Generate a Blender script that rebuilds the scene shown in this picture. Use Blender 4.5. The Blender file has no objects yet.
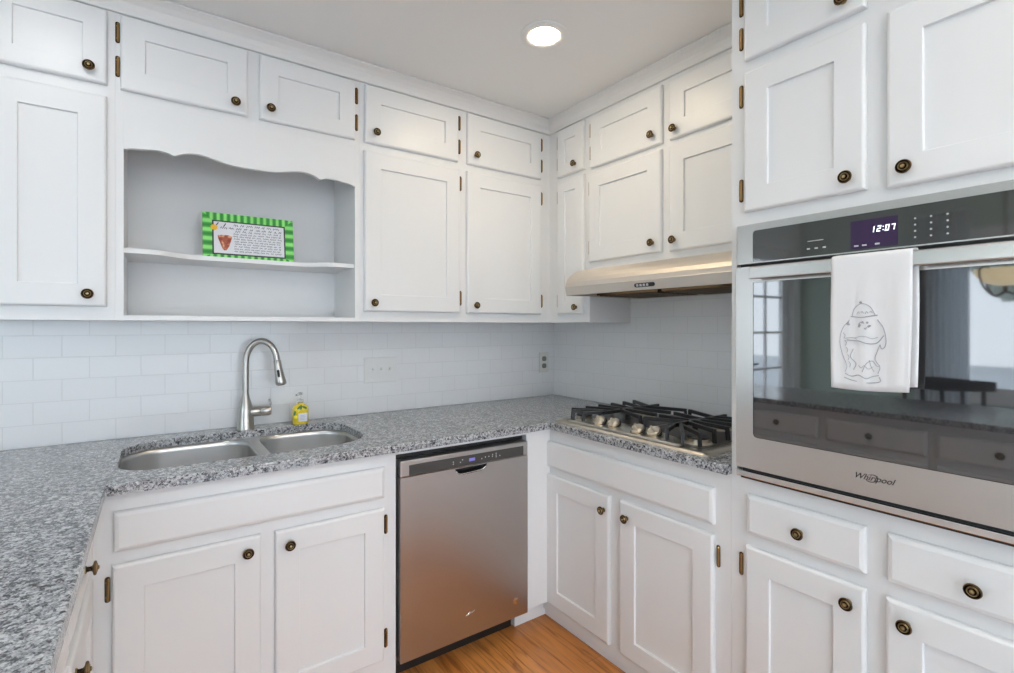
import bpy, bmesh, math, random
from mathutils import Vector, Matrix, noise

# ------------------------------------------------------------------ camera, light, exposure
SC = bpy.context.scene
COL = SC.collection
ZO = 0.065                      # floor level of the measured heights
YAW = 0.958408
cam_d = bpy.data.cameras.new('camera')
cam = bpy.data.objects.new('camera', cam_d)
COL.objects.link(cam)
cam.location = (-2.119, -2.486, 1.298 + ZO)
cam.rotation_euler = (math.pi / 2, 0, YAW - math.pi / 2)
cam_d.sensor_fit = 'HORIZONTAL'
cam_d.sensor_width = 36.0
cam_d.lens = 502.6 / 1014 * 36.0
cam_d.shift_y = -(336.5 - 326.4) / 1014
cam_d.clip_start = 0.02
SC.camera = cam

SKY_STRENGTH = 5.0
DOWNLIGHT = 86.0
FILL_UPLIGHT = 900.0  # strength of the added fill lamp behind the camera
SC.view_settings.view_transform = 'Standard'
SC.view_settings.look = 'None'
SC.view_settings.gamma = 1.0
SC.view_settings.use_curve_mapping = False
SC.view_settings.exposure = 0.0

world = bpy.data.worlds.new('sky')
SC.world = world
world.use_nodes = True
wn = world.node_tree.nodes
bg = wn['Background']
tc = wn.new('ShaderNodeTexCoord')
sep = wn.new('ShaderNodeSeparateXYZ')
rmp = wn.new('ShaderNodeValToRGB')
rmp.color_ramp.elements[0].position = 0.0
rmp.color_ramp.elements[0].color = (0.82, 0.91, 1.0, 1)
rmp.color_ramp.elements[1].position = 0.6
rmp.color_ramp.elements[1].color = (0.68, 0.82, 1.0, 1)
world.node_tree.links.new(tc.outputs['Generated'], sep.inputs[0])
world.node_tree.links.new(sep.outputs['Z'], rmp.inputs[0])
world.node_tree.links.new(rmp.outputs[0], bg.inputs[0])
bg.inputs[1].default_value = SKY_STRENGTH


def portal(name, loc, rot, sx, sy):
    d = bpy.data.lights.new(name, 'AREA')
    d.shape = 'RECTANGLE'
    d.size, d.size_y = sx, sy
    d.cycles.is_portal = True
    o = bpy.data.objects.new(name, d)
    COL.objects.link(o)
    o.location = loc
    o.rotation_euler = rot
    return o


# window openings (measured heights, ZO added below)
WIN_LEFT = (-2.75, -1.08, 0.75, 2.02)      # y0,y1,z0,z1 in wall_left
FILL_WIN = (-4.1, -0.55, 0.10, 2.15)      # x0,x1,z0,z1 in wall_front, opening added for fill daylight
DOOR_BACK = (-4.42, -3.58, -0.065, 2.05)   # x0,x1,z0,z1 in wall_back
RX0, RY0, CEIL, FLOOR = -4.6, -5.2, 2.44, -0.065
portal('window_daylight_portal', (RX0 - .06, (WIN_LEFT[0] + WIN_LEFT[1]) / 2, (WIN_LEFT[2] + WIN_LEFT[3]) / 2 + ZO),
       (0, -math.pi / 2, 0), WIN_LEFT[3] - WIN_LEFT[2], WIN_LEFT[1] - WIN_LEFT[0])
portal('fill_daylight_portal', ((FILL_WIN[0] + FILL_WIN[1]) / 2, RY0 - .06, (FILL_WIN[2] + FILL_WIN[3]) / 2 + ZO),
       (math.pi / 2, 0, 0), FILL_WIN[1] - FILL_WIN[0], FILL_WIN[3] - FILL_WIN[2])
portal('door_daylight_portal', ((DOOR_BACK[0] + DOOR_BACK[1]) / 2, .12, 1.0 + ZO), (-math.pi / 2, 0, 0), .8, 2.0)

random.seed(7)


# ------------------------------------------------------------------ materials
def mat(name):
    m = bpy.data.materials.new(name)
    m.use_nodes = True
    return m, m.node_tree.nodes, m.node_tree.links, m.node_tree.nodes['Principled BSDF']


def plain(name, col, rough=.5, metal=0, ior=None, coat=0, emit=None, es=0, spec=None, trans=0):
    m, n, l, b = mat(name)
    b.inputs['Base Color'].default_value = (*col, 1)
    b.inputs['Roughness'].default_value = rough
    b.inputs['Metallic'].default_value = metal
    if ior: b.inputs['IOR'].default_value = ior
    b.inputs['Coat Weight'].default_value = coat
    if spec is not None: b.inputs['Specular IOR Level'].default_value = spec
    b.inputs['Transmission Weight'].default_value = trans
    if emit:
        b.inputs['Emission Color'].default_value = (*emit, 1)
        b.inputs['Emission Strength'].default_value = es
    return m


def N(n, t, **kw):
    x = n.new(t)
    for k, v in kw.items(): setattr(x, k, v)
    return x


def ramp(n, stops, interp='LINEAR'):
    r = n.new('ShaderNodeValToRGB')
    e = r.color_ramp.elements
    r.color_ramp.interpolation = interp
    while len(e) < len(stops): e.new(.5)
    for i, (p, c) in enumerate(stops):
        e[i].position = p
        e[i].color = (*c, 1)
    return r


def pos_vec(n, l, perm='xyz', scale=(1, 1, 1), off=(0, 0, 0)):
    g = n.new('ShaderNodeNewGeometry')
    s = n.new('ShaderNodeSeparateXYZ')
    c = n.new('ShaderNodeCombineXYZ')
    l.new(g.outputs['Position'], s.inputs[0])
    for i, a in enumerate(perm):
        m = n.new('ShaderNodeMath'); m.operation = 'MULTIPLY_ADD'
        l.new(s.outputs[a.upper()], m.inputs[0])
        m.inputs[1].default_value = scale[i]
        m.inputs[2].default_value = off[i]
        l.new(m.outputs[0], c.inputs[i])
    return c.outputs[0]


def paint(name, col, rough=.32, bump=.02):
    m, n, l, b = mat(name)
    b.inputs['Base Color'].default_value = (*col, 1)
    b.inputs['Roughness'].default_value = rough
    t = N(n, 'ShaderNodeTexNoise'); t.inputs['Scale'].default_value = 35
    t.inputs['Detail'].default_value = 3
    l.new(pos_vec(n, l), t.inputs['Vector'])
    bp = N(n, 'ShaderNodeBump'); bp.inputs['Strength'].default_value = bump
    bp.inputs['Distance'].default_value = .01
    l.new(t.outputs[0], bp.inputs['Height']); l.new(bp.outputs[0], b.inputs['Normal'])
    return m


M = {}
M['cabinet'] = paint('white_semigloss_paint', (.815, .82, .825), .36)
M['wall'] = paint('wall_paint', (.80, .79, .77), .6)
M['sage'] = paint('sage_wall_paint', (.50, .60, .52), .6)
M['ceiling'] = paint('ceiling_paint', (.90, .895, .88), .8)
M['trim'] = paint('trim_paint', (.82, .805, .79), .35)


def tile_mat(name, perm, off):
    m, n, l, b = mat(name)
    v = pos_vec(n, l, perm, (1, 1, 1), off)
    br = N(n, 'ShaderNodeTexBrick')
    br.offset = .5
    br.inputs['Scale'].default_value = 1
    br.inputs['Brick Width'].default_value = .1588
    br.inputs['Row Height'].default_value = .0812
    br.inputs['Mortar Size'].default_value = .0016
    br.inputs['Mortar Smooth'].default_value = .4
    br.inputs['Color1'].default_value = (.86, .865, .875, 1)
    br.inputs['Color2'].default_value = (.845, .85, .86, 1)
    br.inputs['Mortar'].default_value = (.77, .77, .775, 1)
    l.new(v, br.inputs['Vector'])
    l.new(br.outputs['Color'], b.inputs['Base Color'])
    b.inputs['Roughness'].default_value = .16
    inv = N(n, 'ShaderNodeMath', operation='SUBTRACT'); inv.inputs[0].default_value = 1
    l.new(br.outputs['Fac'], inv.inputs[1])
    wob = N(n, 'ShaderNodeTexNoise'); wob.inputs['Scale'].default_value = 9
    l.new(v, wob.inputs['Vector'])
    ad = N(n, 'ShaderNodeMath', operation='MULTIPLY_ADD'); ad.inputs[1].default_value = .5
    l.new(wob.outputs[0], ad.inputs[0]); l.new(inv.outputs[0], ad.inputs[2])
    bp = N(n, 'ShaderNodeBump'); bp.inputs['Strength'].default_value = .4; bp.inputs['Distance'].default_value = .002
    l.new(ad.outputs[0], bp.inputs['Height']); l.new(bp.outputs[0], b.inputs['Normal'])
    return m


M['tile_back'] = tile_mat('white_subway_tile', 'xzy', (2.479, -.858 - ZO, 0))
M['tile_right'] = tile_mat('white_subway_tile_right', 'yzx', (.04, -.858 - ZO, 0))


def granite():
    m, n, l, b = mat('grey_speckled_granite')
    v = pos_vec(n, l)
    vo = N(n, 'ShaderNodeTexVoronoi'); vo.inputs['Scale'].default_value = 165
    vo.inputs['Randomness'].default_value = 1
    nz = N(n, 'ShaderNodeTexNoise'); nz.inputs['Scale'].default_value = 120; nz.inputs['Detail'].default_value = 3
    l.new(v, nz.inputs['Vector'])
    mx = N(n, 'ShaderNodeMix'); mx.data_type = 'VECTOR'; mx.inputs['Factor'].default_value = .004
    l.new(v, mx.inputs['A']); l.new(nz.outputs['Color'], mx.inputs['B'])
    l.new(mx.outputs['Result'], vo.inputs['Vector'])
    sp = N(n, 'ShaderNodeSeparateColor'); l.new(vo.outputs['Color'], sp.inputs[0])
    n2 = N(n, 'ShaderNodeTexNoise'); n2.inputs['Scale'].default_value = 60; n2.inputs['Detail'].default_value = 4
    l.new(v, n2.inputs['Vector'])
    v2 = N(n, 'ShaderNodeTexVoronoi'); v2.inputs['Scale'].default_value = 430
    l.new(v, v2.inputs['Vector'])
    s2 = N(n, 'ShaderNodeSeparateColor'); l.new(v2.outputs['Color'], s2.inputs[0])
    m2 = N(n, 'ShaderNodeMix'); m2.data_type = 'FLOAT'; m2.inputs['Factor'].default_value = .42
    l.new(sp.outputs[0], m2.inputs['A']); l.new(s2.outputs[1], m2.inputs['B'])
    ma = N(n, 'ShaderNodeMath', operation='MULTIPLY_ADD')
    l.new(n2.outputs[0], ma.inputs[0]); ma.inputs[1].default_value = .9
    l.new(m2.outputs['Result'], ma.inputs[2])
    sb = N(n, 'ShaderNodeMath', operation='SUBTRACT'); l.new(ma.outputs[0], sb.inputs[0]); sb.inputs[1].default_value = .45
    r = ramp(n, [(.10, (.025, .025, .028)), (.22, (.07, .072, .08)), (.34, (.20, .206, .22)), (.52, (.33, .34, .36)),
                 (.68, (.44, .45, .47)), (.84, (.60, .61, .63))])
    l.new(sb.outputs[0], r.inputs[0]); l.new(r.outputs[0], b.inputs['Base Color'])
    b.inputs['Roughness'].default_value = .16
    return m


M['granite'] = granite()


def steel(name, col, rough, brush=(2, 2, 260), aniso=.5, bump=0):
    m, n, l, b = mat(name)
    b.inputs['Base Color'].default_value = (*col, 1)
    b.inputs['Metallic'].default_value = 1
    v = pos_vec(n, l, 'xyz', brush)
    t = N(n, 'ShaderNodeTexNoise'); t.inputs['Scale'].default_value = 1; t.inputs['Detail'].default_value = 4
    l.new(v, t.inputs['Vector'])
    mr = N(n, 'ShaderNodeMapRange'); l.new(t.outputs[0], mr.inputs[0])
    mr.inputs['To Min'].default_value = rough * .93; mr.inputs['To Max'].default_value = rough * 1.08
    l.new(mr.outputs[0], b.inputs['Roughness'])
    bp = N(n, 'ShaderNodeBump'); bp.inputs['Strength'].default_value = bump; bp.inputs['Distance'].default_value = .002
    l.new(t.outputs[0], bp.inputs['Height']); l.new(bp.outputs[0], b.inputs['Normal'])
    b.inputs['Anisotropic'].default_value = aniso
    return m


M['steel'] = steel('brushed_stainless', (.66, .64, .62), .26)
M['dw_steel'] = steel('dishwasher_stainless', (.52, .50, .49), .30, (160, 160, 2))
M['hood_steel'] = steel('hood_stainless', (.66, .61, .55), .54)
M['sink_steel'] = plain('sink_stainless', (.74, .735, .73), .33, 1)
M['nickel'] = steel('brushed_nickel', (.50, .48, .455), .30, (3, 3, 200), 0, 0)
M['cook_steel'] = steel('cooktop_stainless', (.72, .66, .56), .28, (200, 3, 3))
M['chrome'] = plain('polished_chrome', (.78, .78, .78), .10, 1)
M['black_glass'] = plain('black_glass', (.018, .018, .020), .03, 0, ior=2.45)
M['panel_glass'] = plain('control_glass', (.040, .038, .038), .05, 0, ior=2.2)
M['black'] = plain('black_plastic', (.012, .012, .012), .45)
M['iron'] = plain('cast_iron', (.022, .022, .024), .42)
M['bronze'] = plain('antique_bronze', (.34, .21, .09), .34, 1)
M['hinge'] = plain('hinge_bronze', (.085, .052, .028), .42, 1)
M['bronze_dark'] = plain('dark_bronze', (.10, .065, .035), .45, 1)
M['white_plastic'] = plain('white_plastic', (.80, .80, .79), .35)
M['almond'] = plain('almond_plastic', (.74, .73, .69), .4)
M['grey_plastic'] = plain('grey_plastic', (.22, .22, .20), .5)
M['dark_grey'] = plain('charcoal_plastic', (.055, .052, .05), .35)
M['lamp_glow'] = plain('lamp_glow', (1, 1, 1), .5, emit=(1.0, .83, .59), es=DOWNLIGHT * 1.5)
M['lamp_glow_cool'] = plain('cool_lamp_glow', (1, 1, 1), .5, emit=(1.0, .97, .93), es=DOWNLIGHT)
M['digit'] = plain('clock_digits', (1, 1, 1), .5, emit=(.80, .90, 1.0), es=1.2)
M['purple'] = plain('purple_display', (.02, .008, .03), .05, ior=1.8, emit=(.16, .02, .32), es=.10)
M['blue_led'] = plain('blue_display', (.05, .05, .2), .3, emit=(.34, .32, .9), es=.55)
M['icon'] = plain('pale_print', (.55, .55, .56), .5)
M['logo'] = plain('dark_logo', (.10, .095, .10), .3, 1)
M['ink'] = plain('dark_ink', (.035, .035, .05), .7)
M['towel_ink'] = plain('grey_print', (.40, .40, .44), .9)
M['yellow_soap'] = plain('yellow_soap', (.86, .66, .03), .12, coat=.6)
M['lemon'] = plain('lemon_yellow', (.92, .78, .05), .4)
M['leaf'] = plain('leaf_green', (.10, .24, .05), .5)
M['label_paper'] = plain('label_paper', (.76, .77, .82), .5)
M['orange'] = plain('orange_paint', (.88, .52, .03), .5)
M['dark_wood'] = plain('dark_wood', (.035, .03, .03), .35)
M['cream_glass'] = plain('cream_glass', (.85, .74, .50), .3, emit=(1, .82, .50), es=1.8)
M['curtain'] = plain('white_curtain', (.86, .88, .89), .9)
_n, _l = M['curtain'].node_tree.nodes, M['curtain'].node_tree.links
_t = _n.new('ShaderNodeBsdfTranslucent'); _t.inputs[0].default_value = (.85, .88, .9, 1)
_m = _n.new('ShaderNodeMixShader'); _m.inputs[0].default_value = .5
_l.new(_n['Principled BSDF'].outputs[0], _m.inputs[1]); _l.new(_t.outputs[0], _m.inputs[2]); _l.new(_m.outputs[0], _n['Material Output'].inputs[0])
M['foliage'] = plain('foliage', (.30, .34, .29), .8)
M['bark'] = plain('bark', (.30, .27, .24), .9)
M['lawn'] = plain('winter_lawn', (.62, .62, .60), .95)


def wood_floor():
    m, n, l, b = mat('oak_floorboards')
    v = pos_vec(n, l, 'yxz', (1, 1, 1), (5, 5, 0))
    br = N(n, 'ShaderNodeTexBrick'); br.offset = .37
    br.inputs['Scale'].default_value = 1
    br.inputs['Brick Width'].default_value = 1.1
    br.inputs['Row Height'].default_value = .083
    br.inputs['Mortar Size'].default_value = .0009
    br.inputs['Color1'].default_value = (.64, .27, .075, 1)
    br.inputs['Color2'].default_value = (.50, .19, .045, 1)
    br.inputs['Mortar'].default_value = (.30, .115, .032, 1)
    l.new(v, br.inputs['Vector'])
    gv = pos_vec(n, l, 'xyz', (34, 3, 1))
    w = N(n, 'ShaderNodeTexNoise'); w.inputs['Scale'].default_value = 1.3; w.inputs['Detail'].default_value = 6
    w.inputs['Distortion'].default_value = 1.2
    l.new(gv, w.inputs['Vector'])
    r = ramp(n, [(.30, (.52, .42, .32)), (.48, (.95, .92, .88)), (.7, (1.12, 1.10, 1.04))])
    l.new(w.outputs[0], r.inputs[0])
    mx = N(n, 'ShaderNodeMix'); mx.data_type = 'RGBA'; mx.blend_type = 'MULTIPLY'; mx.inputs['Factor'].default_value = 1
    l.new(br.outputs['Color'], mx.inputs['A']); l.new(r.outputs[0], mx.inputs['B'])
    l.new(mx.outputs['Result'], b.inputs['Base Color'])
    b.inputs['Roughness'].default_value = .28
    return m


M['floor'] = wood_floor()


def stripes():
    # two greens in bands that run across each side of the frame
    m, n, l, b = mat('green_striped_paint')
    t = N(n, 'ShaderNodeTexCoord'); s = N(n, 'ShaderNodeSeparateXYZ'); l.new(t.outputs['UV'], s.inputs[0])
    sn = N(n, 'ShaderNodeMath', operation='SINE')
    mu = N(n, 'ShaderNodeMath', operation='MULTIPLY'); mu.inputs[1].default_value = 2 * math.pi
    l.new(s.outputs['X'], mu.inputs[0]); l.new(mu.outputs[0], sn.inputs[0])
    r = ramp(n, [(.0, (.02, .26, .03)), (.45, (.07, .44, .07)), (.8, (.28, .78, .21))])
    mr = N(n, 'ShaderNodeMapRange'); mr.inputs['From Min'].default_value = -1
    l.new(sn.outputs[0], mr.inputs[0]); l.new(mr.outputs[0], r.inputs[0])
    l.new(r.outputs[0], b.inputs['Base Color']); b.inputs['Roughness'].default_value = .45
    return m


M['stripes'] = stripes()


def cloth():
    m, n, l, b = mat('white_cotton')
    v = pos_vec(n, l, 'xyz', (900, 900, 900))
    w = N(n, 'ShaderNodeTexWave'); w.inputs['Scale'].default_value = .5; l.new(v, w.inputs['Vector'])
    bp = N(n, 'ShaderNodeBump'); bp.inputs['Strength'].default_value = .06; bp.inputs['Distance'].default_value = .001
    l.new(w.outputs[0], bp.inputs['Height']); l.new(bp.outputs[0], b.inputs['Normal'])
    b.inputs['Base Color'].default_value = (.82, .82, .83, 1); b.inputs['Roughness'].default_value = .95
    b.inputs['Sheen Weight'].default_value = .2
    return m


M['cloth'] = cloth()


def pizza():
    m, n, l, b = mat('brown_red_drawing')
    t = N(n, 'ShaderNodeTexNoise'); t.inputs['Scale'].default_value = 70; l.new(pos_vec(n, l), t.inputs['Vector'])
    r = ramp(n, [(.35, (.28, .05, .03)), (.55, (.45, .12, .06)), (.7, (.75, .42, .25))])
    l.new(t.outputs[0], r.inputs[0]); l.new(r.outputs[0], b.inputs['Base Color'])
    return m


M['wedge'] = pizza()


def pane():
    m, n, l, b = mat('window_glass')
    o = n['Material Output']
    tr = N(n, 'ShaderNodeBsdfTransparent'); gl = N(n, 'ShaderNodeBsdfGlossy'); gl.inputs['Roughness'].default_value = 0
    mx = N(n, 'ShaderNodeMixShader')
    mx.inputs[0].default_value = .07; l.new(tr.outputs[0], mx.inputs[1]); l.new(gl.outputs[0], mx.inputs[2])
    l.new(mx.outputs[0], o.inputs[0])
    return m


M['pane'] = pane()
M['clear'] = plain('clear_plastic', (.95, .95, .93), .08, ior=1.3, trans=.92)

# ------------------------------------------------------------------ object helpers
ORG = {}      # measured-space origin of every object


def link(o, origin, parent=None):
    COL.objects.link(o)
    ORG[o.name] = Vector(origin)
    if parent is not None:
        o.parent = parent
        o.location = Vector(origin) - ORG[parent.name]
    else:
        o.location = Vector(origin) + Vector((0, 0, ZO))
    return o


def thing(name, origin, label, cat, group=None):
    o = bpy.data.objects.new(name, None)
    o.empty_display_size = .05
    link(o, origin)
    return tag(o, label, cat, group)


def tag(o, label, cat, group=None):
    o['label'] = label
    o['category'] = cat
    if group: o['group'] = group
    return o


def obj(name, bm, m, parent=None, at=None, smooth=False, angle=None):
    """bm in measured world coordinates -> one mesh object"""
    if at is None: at = ORG[parent.name] if parent is not None else Vector((0, 0, 0))
    at = Vector(at)
    bmesh.ops.recalc_face_normals(bm, faces=bm.faces[:])
    bmesh.ops.translate(bm, verts=bm.verts, vec=-at)
    me = bpy.data.meshes.new(name)
    bm.to_mesh(me); bm.free()
    me.materials.append(m)
    if smooth:
        for p in me.polygons: p.use_smooth = True
        if angle: me.set_sharp_from_angle(angle=math.radians(angle))
    o = bpy.data.objects.new(name, me)
    return link(o, at, parent)


def struct(name, bm, m, parent=None, **kw):
    o = obj(name, bm, m, parent, **kw)
    o['kind'] = 'structure'
    return o


def B(): return bmesh.new()


def box(bm, lo, hi, bev=0, seg=2):
    lo, hi = [min(a, b) for a, b in zip(lo, hi)], [max(a, b) for a, b in zip(lo, hi)]
    vs = [bm.verts.new((x, y, z)) for z in (lo[2], hi[2]) for y in (lo[1], hi[1]) for x in (lo[0], hi[0])]
    fs = [(0, 2, 3, 1), (4, 5, 7, 6), (0, 1, 5, 4), (2, 6, 7, 3), (0, 4, 6, 2), (1, 3, 7, 5)]
    nf = [bm.faces.new([vs[i] for i in f]) for f in fs]
    if bev:
        es = list({e for f in nf for e in f.edges})
        bmesh.ops.bevel(bm, geom=es, offset=bev, segments=seg, affect='EDGES', profile=.5)
    return bm


def loops(bm, rings, close=True, cap0=True, cap1=True):
    """skin a list of point rings"""
    vr = [[bm.verts.new(p) for p in r] for r in rings]
    k = len(vr[0])
    for a, b in zip(vr, vr[1:]):
        for i in range(k if close else k - 1):
            j = (i + 1) % k
            try: bm.faces.new((a[i], a[j], b[j], b[i]))
            except ValueError: pass
    if cap0: bm.faces.new(vr[0])
    if cap1: bm.faces.new(list(reversed(vr[-1])))
    return vr


def lathe(bm, base, axis, prof, seg=20):
    """prof: (radius, distance along axis)"""
    axis = Vector(axis).normalized()
    t = axis.orthogonal().normalized(); s = axis.cross(t)
    rings = []
    for r, d in prof:
        c = Vector(base) + axis * d
        rings.append([c + (t * math.cos(a) + s * math.sin(a)) * max(r, 1e-5) for a in
                      [2 * math.pi * i / seg for i in range(seg)]])
    loops(bm, rings)
    return bm


def tube(bm, pts, rad, seg=10, cap=True):
    pts = [Vector(p) for p in pts]
    rads = rad if isinstance(rad, (list, tuple)) else [rad] * len(pts)
    rings = []
    ref = None
    for i, p in enumerate(pts):
        d = (pts[min(i + 1, len(pts) - 1)] - pts[max(i - 1, 0)]).normalized()
        if ref is None:
            ref = d.orthogonal().normalized()
        else:
            ref = (ref - d * ref.dot(d))
            ref = ref.normalized() if ref.length > 1e-6 else d.orthogonal().normalized()
        s = d.cross(ref)
        rings.append([p + (ref * math.cos(a) + s * math.sin(a)) * rads[i] for a in [2 * math.pi * k / seg for k in range(seg)]])
    loops(bm, rings, cap0=cap, cap1=cap)
    return bm


def bar(bm, p, q, w, h, up=(0, 0, 1), bev=0):
    """rectangular bar between two points"""
    p, q = Vector(p), Vector(q)
    d = (q - p).normalized()
    s = d.cross(Vector(up)).normalized(); u = s.cross(d)
    r = lambda c: [c + s * (w / 2) * a + u * (h / 2) * b for a, b in ((-1, -1), (1, -1), (1, 1), (-1, 1))]
    vr = loops(bm, [r(p), r(q)])
    return bm


def spline(pts, n=8):
    """Catmull-Rom through points"""
    P = [Vector(p) for p in pts]
    P = [P[0] * 2 - P[1]] + P + [P[-1] * 2 - P[-2]]
    out = []
    for i in range(1, len(P) - 2):
        a, b, c, d = P[i - 1:i + 3]
        for k in range(n):
            t = k / n
            out.append(.5 * ((2 * b) + (c - a) * t + (2 * a - 5 * b + 4 * c - d) * t * t + (3 * b - a - 3 * c + d) * t ** 3))
    out.append(P[-2])
    return out


def prism(bm, outer, holes, z0, z1, place=None):
    """extruded polygon with holes; place maps (a,b,c)->world, c from z0 to z1"""
    place = place or (lambda a, b, c: (a, b, c))
    edges = []
    for ring in [outer] + holes:
        vs = [bm.verts.new((a, b, 0)) for a, b in ring]
        for i in range(len(vs)): edges.append(bm.edges.new((vs[i], vs[(i + 1) % len(vs)])))
    r = bmesh.ops.triangle_fill(bm, edges=edges, use_beauty=True, use_dissolve=False, normal=(0, 0, 1))
    fs = [g for g in r['geom'] if isinstance(g, bmesh.types.BMFace)]
    ex = bmesh.ops.extrude_face_region(bm, geom=fs)
    top = {g for g in ex['geom'] if isinstance(g, bmesh.types.BMVert)}
    for v in list(bm.verts):
        v.co = Vector(place(v.co.x, v.co.y, z1 if v in top else z0))
    return bm


def arc(cx, cy, r, a0, a1, n=8):
    return [(cx + r * math.cos(math.radians(a0 + (a1 - a0) * i / n)), cy + r * math.sin(math.radians(a0 + (a1 - a0) * i / n))) for i in range(n + 1)]


def rrect(x0, x1, y0, y1, r, n=6):
    rs = r if isinstance(r, (list, tuple)) else [r] * 4
    return (arc(x1 - rs[0], y1 - rs[0], rs[0], 0, 90, n) + arc(x0 + rs[1], y1 - rs[1], rs[1], 90, 180, n) +
            arc(x0 + rs[2], y0 + rs[2], rs[2], 180, 270, n) + arc(x1 - rs[3], y0 + rs[3], rs[3], 270, 360, n))


class Face:
    """a cabinet front: u runs along it, z up, w outwards"""
    def __init__(s, p0, u, w): s.p0, s.u, s.w = Vector(p0), Vector(u), Vector(w)
    def __call__(s, u, z, w=0): return s.p0 + s.u * u + s.w * w + Vector((0, 0, z))
    def box(s, bm, u0, u1, z0, z1, w0, w1, bev=0): return box(bm, s(u0, z0, w0), s(u1, z1, w1), bev)


UB = Face((0, -.32, 0), (1, 0, 0), (0, -1, 0))       # back wall units, u = x
UR = Face((-.305, 0, 0), (0, -1, 0), (-1, 0, 0))     # right wall units, u = -y
BB = Face((0, -.69, 0), (1, 0, 0), (0, -1, 0))       # sink base
BR = Face((-.612, 0, 0), (0, -1, 0), (-1, 0, 0))     # right base and tall unit
PN = Face((-2.272, 0, 0), (0, 1, 0), (1, 0, 0))      # peninsula, u = y

# ------------------------------------------------------------------ the setting
def wall_with_hole(name, m, plane, a0, a1, b0, b1, hole, t0, t1):
    bm = B()
    holes = [] if hole is None else [[(hole[0], hole[2]), (hole[1], hole[2]), (hole[1], hole[3]), (hole[0], hole[3])]]
    pl = (lambda a, b, c: (c, a, b)) if plane == 'x' else (lambda a, b, c: (a, c, b))
    prism(bm, [(a0, b0), (a1, b0), (a1, b1), (a0, b1)], holes, t0, t1, pl)
    return struct(name, bm, m)


wall_with_hole('wall_back', M['wall'], 'y', RX0 - .1, .1, FLOOR - .02, CEIL + .02, (DOOR_BACK[0], DOOR_BACK[1], FLOOR, DOOR_BACK[3]), .006, .106)
wall_with_hole('wall_right', M['wall'], 'x', RY0 - .1, .006, FLOOR - .02, CEIL + .02, None, .006, .106)
wall_with_hole('wall_left', M['sage'], 'x', RY0 - .1, .006, FLOOR - .02, CEIL + .02, WIN_LEFT, RX0 - .1, RX0)
wall_with_hole('wall_front', M['wall'], 'y', RX0, .006, FLOOR - .02, CEIL + .02, FILL_WIN, RY0 - .1, RY0)
struct('floor', box(B(), (RX0, RY0, FLOOR - .05), (.006, .006, FLOOR)), M['floor'])
struct('ceiling', box(B(), (RX0, RY0, CEIL), (.006, .006, CEIL + .05)), M['ceiling'])
struct('wall_tile_back', box(B(), (-2.95, 0, .8585), (0, .0058, 1.45)), M['tile_back'])
struct('wall_tile_right', box(B(), (0, -1.586, .8585), (.0058, 0, 1.60)), M['tile_right'])


def crown(name, f, u0, u1, m0=0, m1=0):
    """crown moulding; m0/m1 = mitre (+1 shortens with the overhang, 0 square)"""
    prof = [(0.0005, 2.366), (.010, 2.366), (.012, 2.370), (.012, 2.378), (.007, 2.381), (.008, 2.390), (.014, 2.404),
            (.026, 2.419), (.038, 2.428), (.044, 2.431), (.044, 2.4385), (.0005, 2.4385)]
    bm = B()
    loops(bm, [[f(u0 - m0 * w, z, w) for w, z in prof], [f(u1 - m1 * w, z, w) for w, z in prof]])
    return struct(name, bm, M['trim'])


crown('trim_1', UB, -2.58, -.305, 0, 1)
crown('trim_2', UR, .32, 1.587, -1, 0)
crown('trim_3', BR, 1.5880, 2.40, 0, 0)


def window(name, plane, o, t, cells):
    bm = B()
    a0, a1, b0, b1 = o
    P = (lambda a, b, c: (c, a, b)) if plane == 'x' else (lambda a, b, c: (a, c, b))
    w = .055
    for q in ((a0, a0 + w, b0, b1), (a1 - w, a1, b0, b1), (a0 + w, a1 - w, b0, b0 + w), (a0 + w, a1 - w, b1 - w, b1)):
        box(bm, P(q[0], q[2], t - .03), P(q[1], q[3], t + .03))
    for k in range(1, cells[0]):
        a = a0 + (a1 - a0) * k / cells[0]
        box(bm, P(a - .02, b0 + w, t - .02), P(a + .02, b1 - w, t + .02))
    for k in range(1, cells[1]):
        b = b0 + (b1 - b0) * k / cells[1]
        box(bm, P(a0 + w, b - .012, t - .015), P(a1 - w, b + .012, t + .015))
    r = struct(name, bm, M['trim'])
    obj('pane', box(B(), P(a0 + w, b0 + w, t - .002), P(a1 - w, b1 - w, t + .002)), M['pane'], r)
    bm = B()
    s = 1 if (plane == 'x' and t < -2) or plane == 'y' and t < -2 else -1
    face = t + s * .05
    for q in ((a0 - .07, a0, b0 - .03, b1 + .07), (a1, a1 + .07, b0 - .03, b1 + .07), (a0, a1, b1, b1 + .07), (a0, a1, b0 - .07, b0)):
        box(bm, P(q[0], q[2], face), P(q[1], q[3], face + s * .016))
    obj('casing', bm, M['trim'], r)
    return r


window('window_1', 'x', WIN_LEFT, RX0 - .05, (1, 1))
window('fill_window', 'y', FILL_WIN, RY0 - .05, (2, 1))  # unseen window added to let soft fill daylight in from behind


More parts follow.
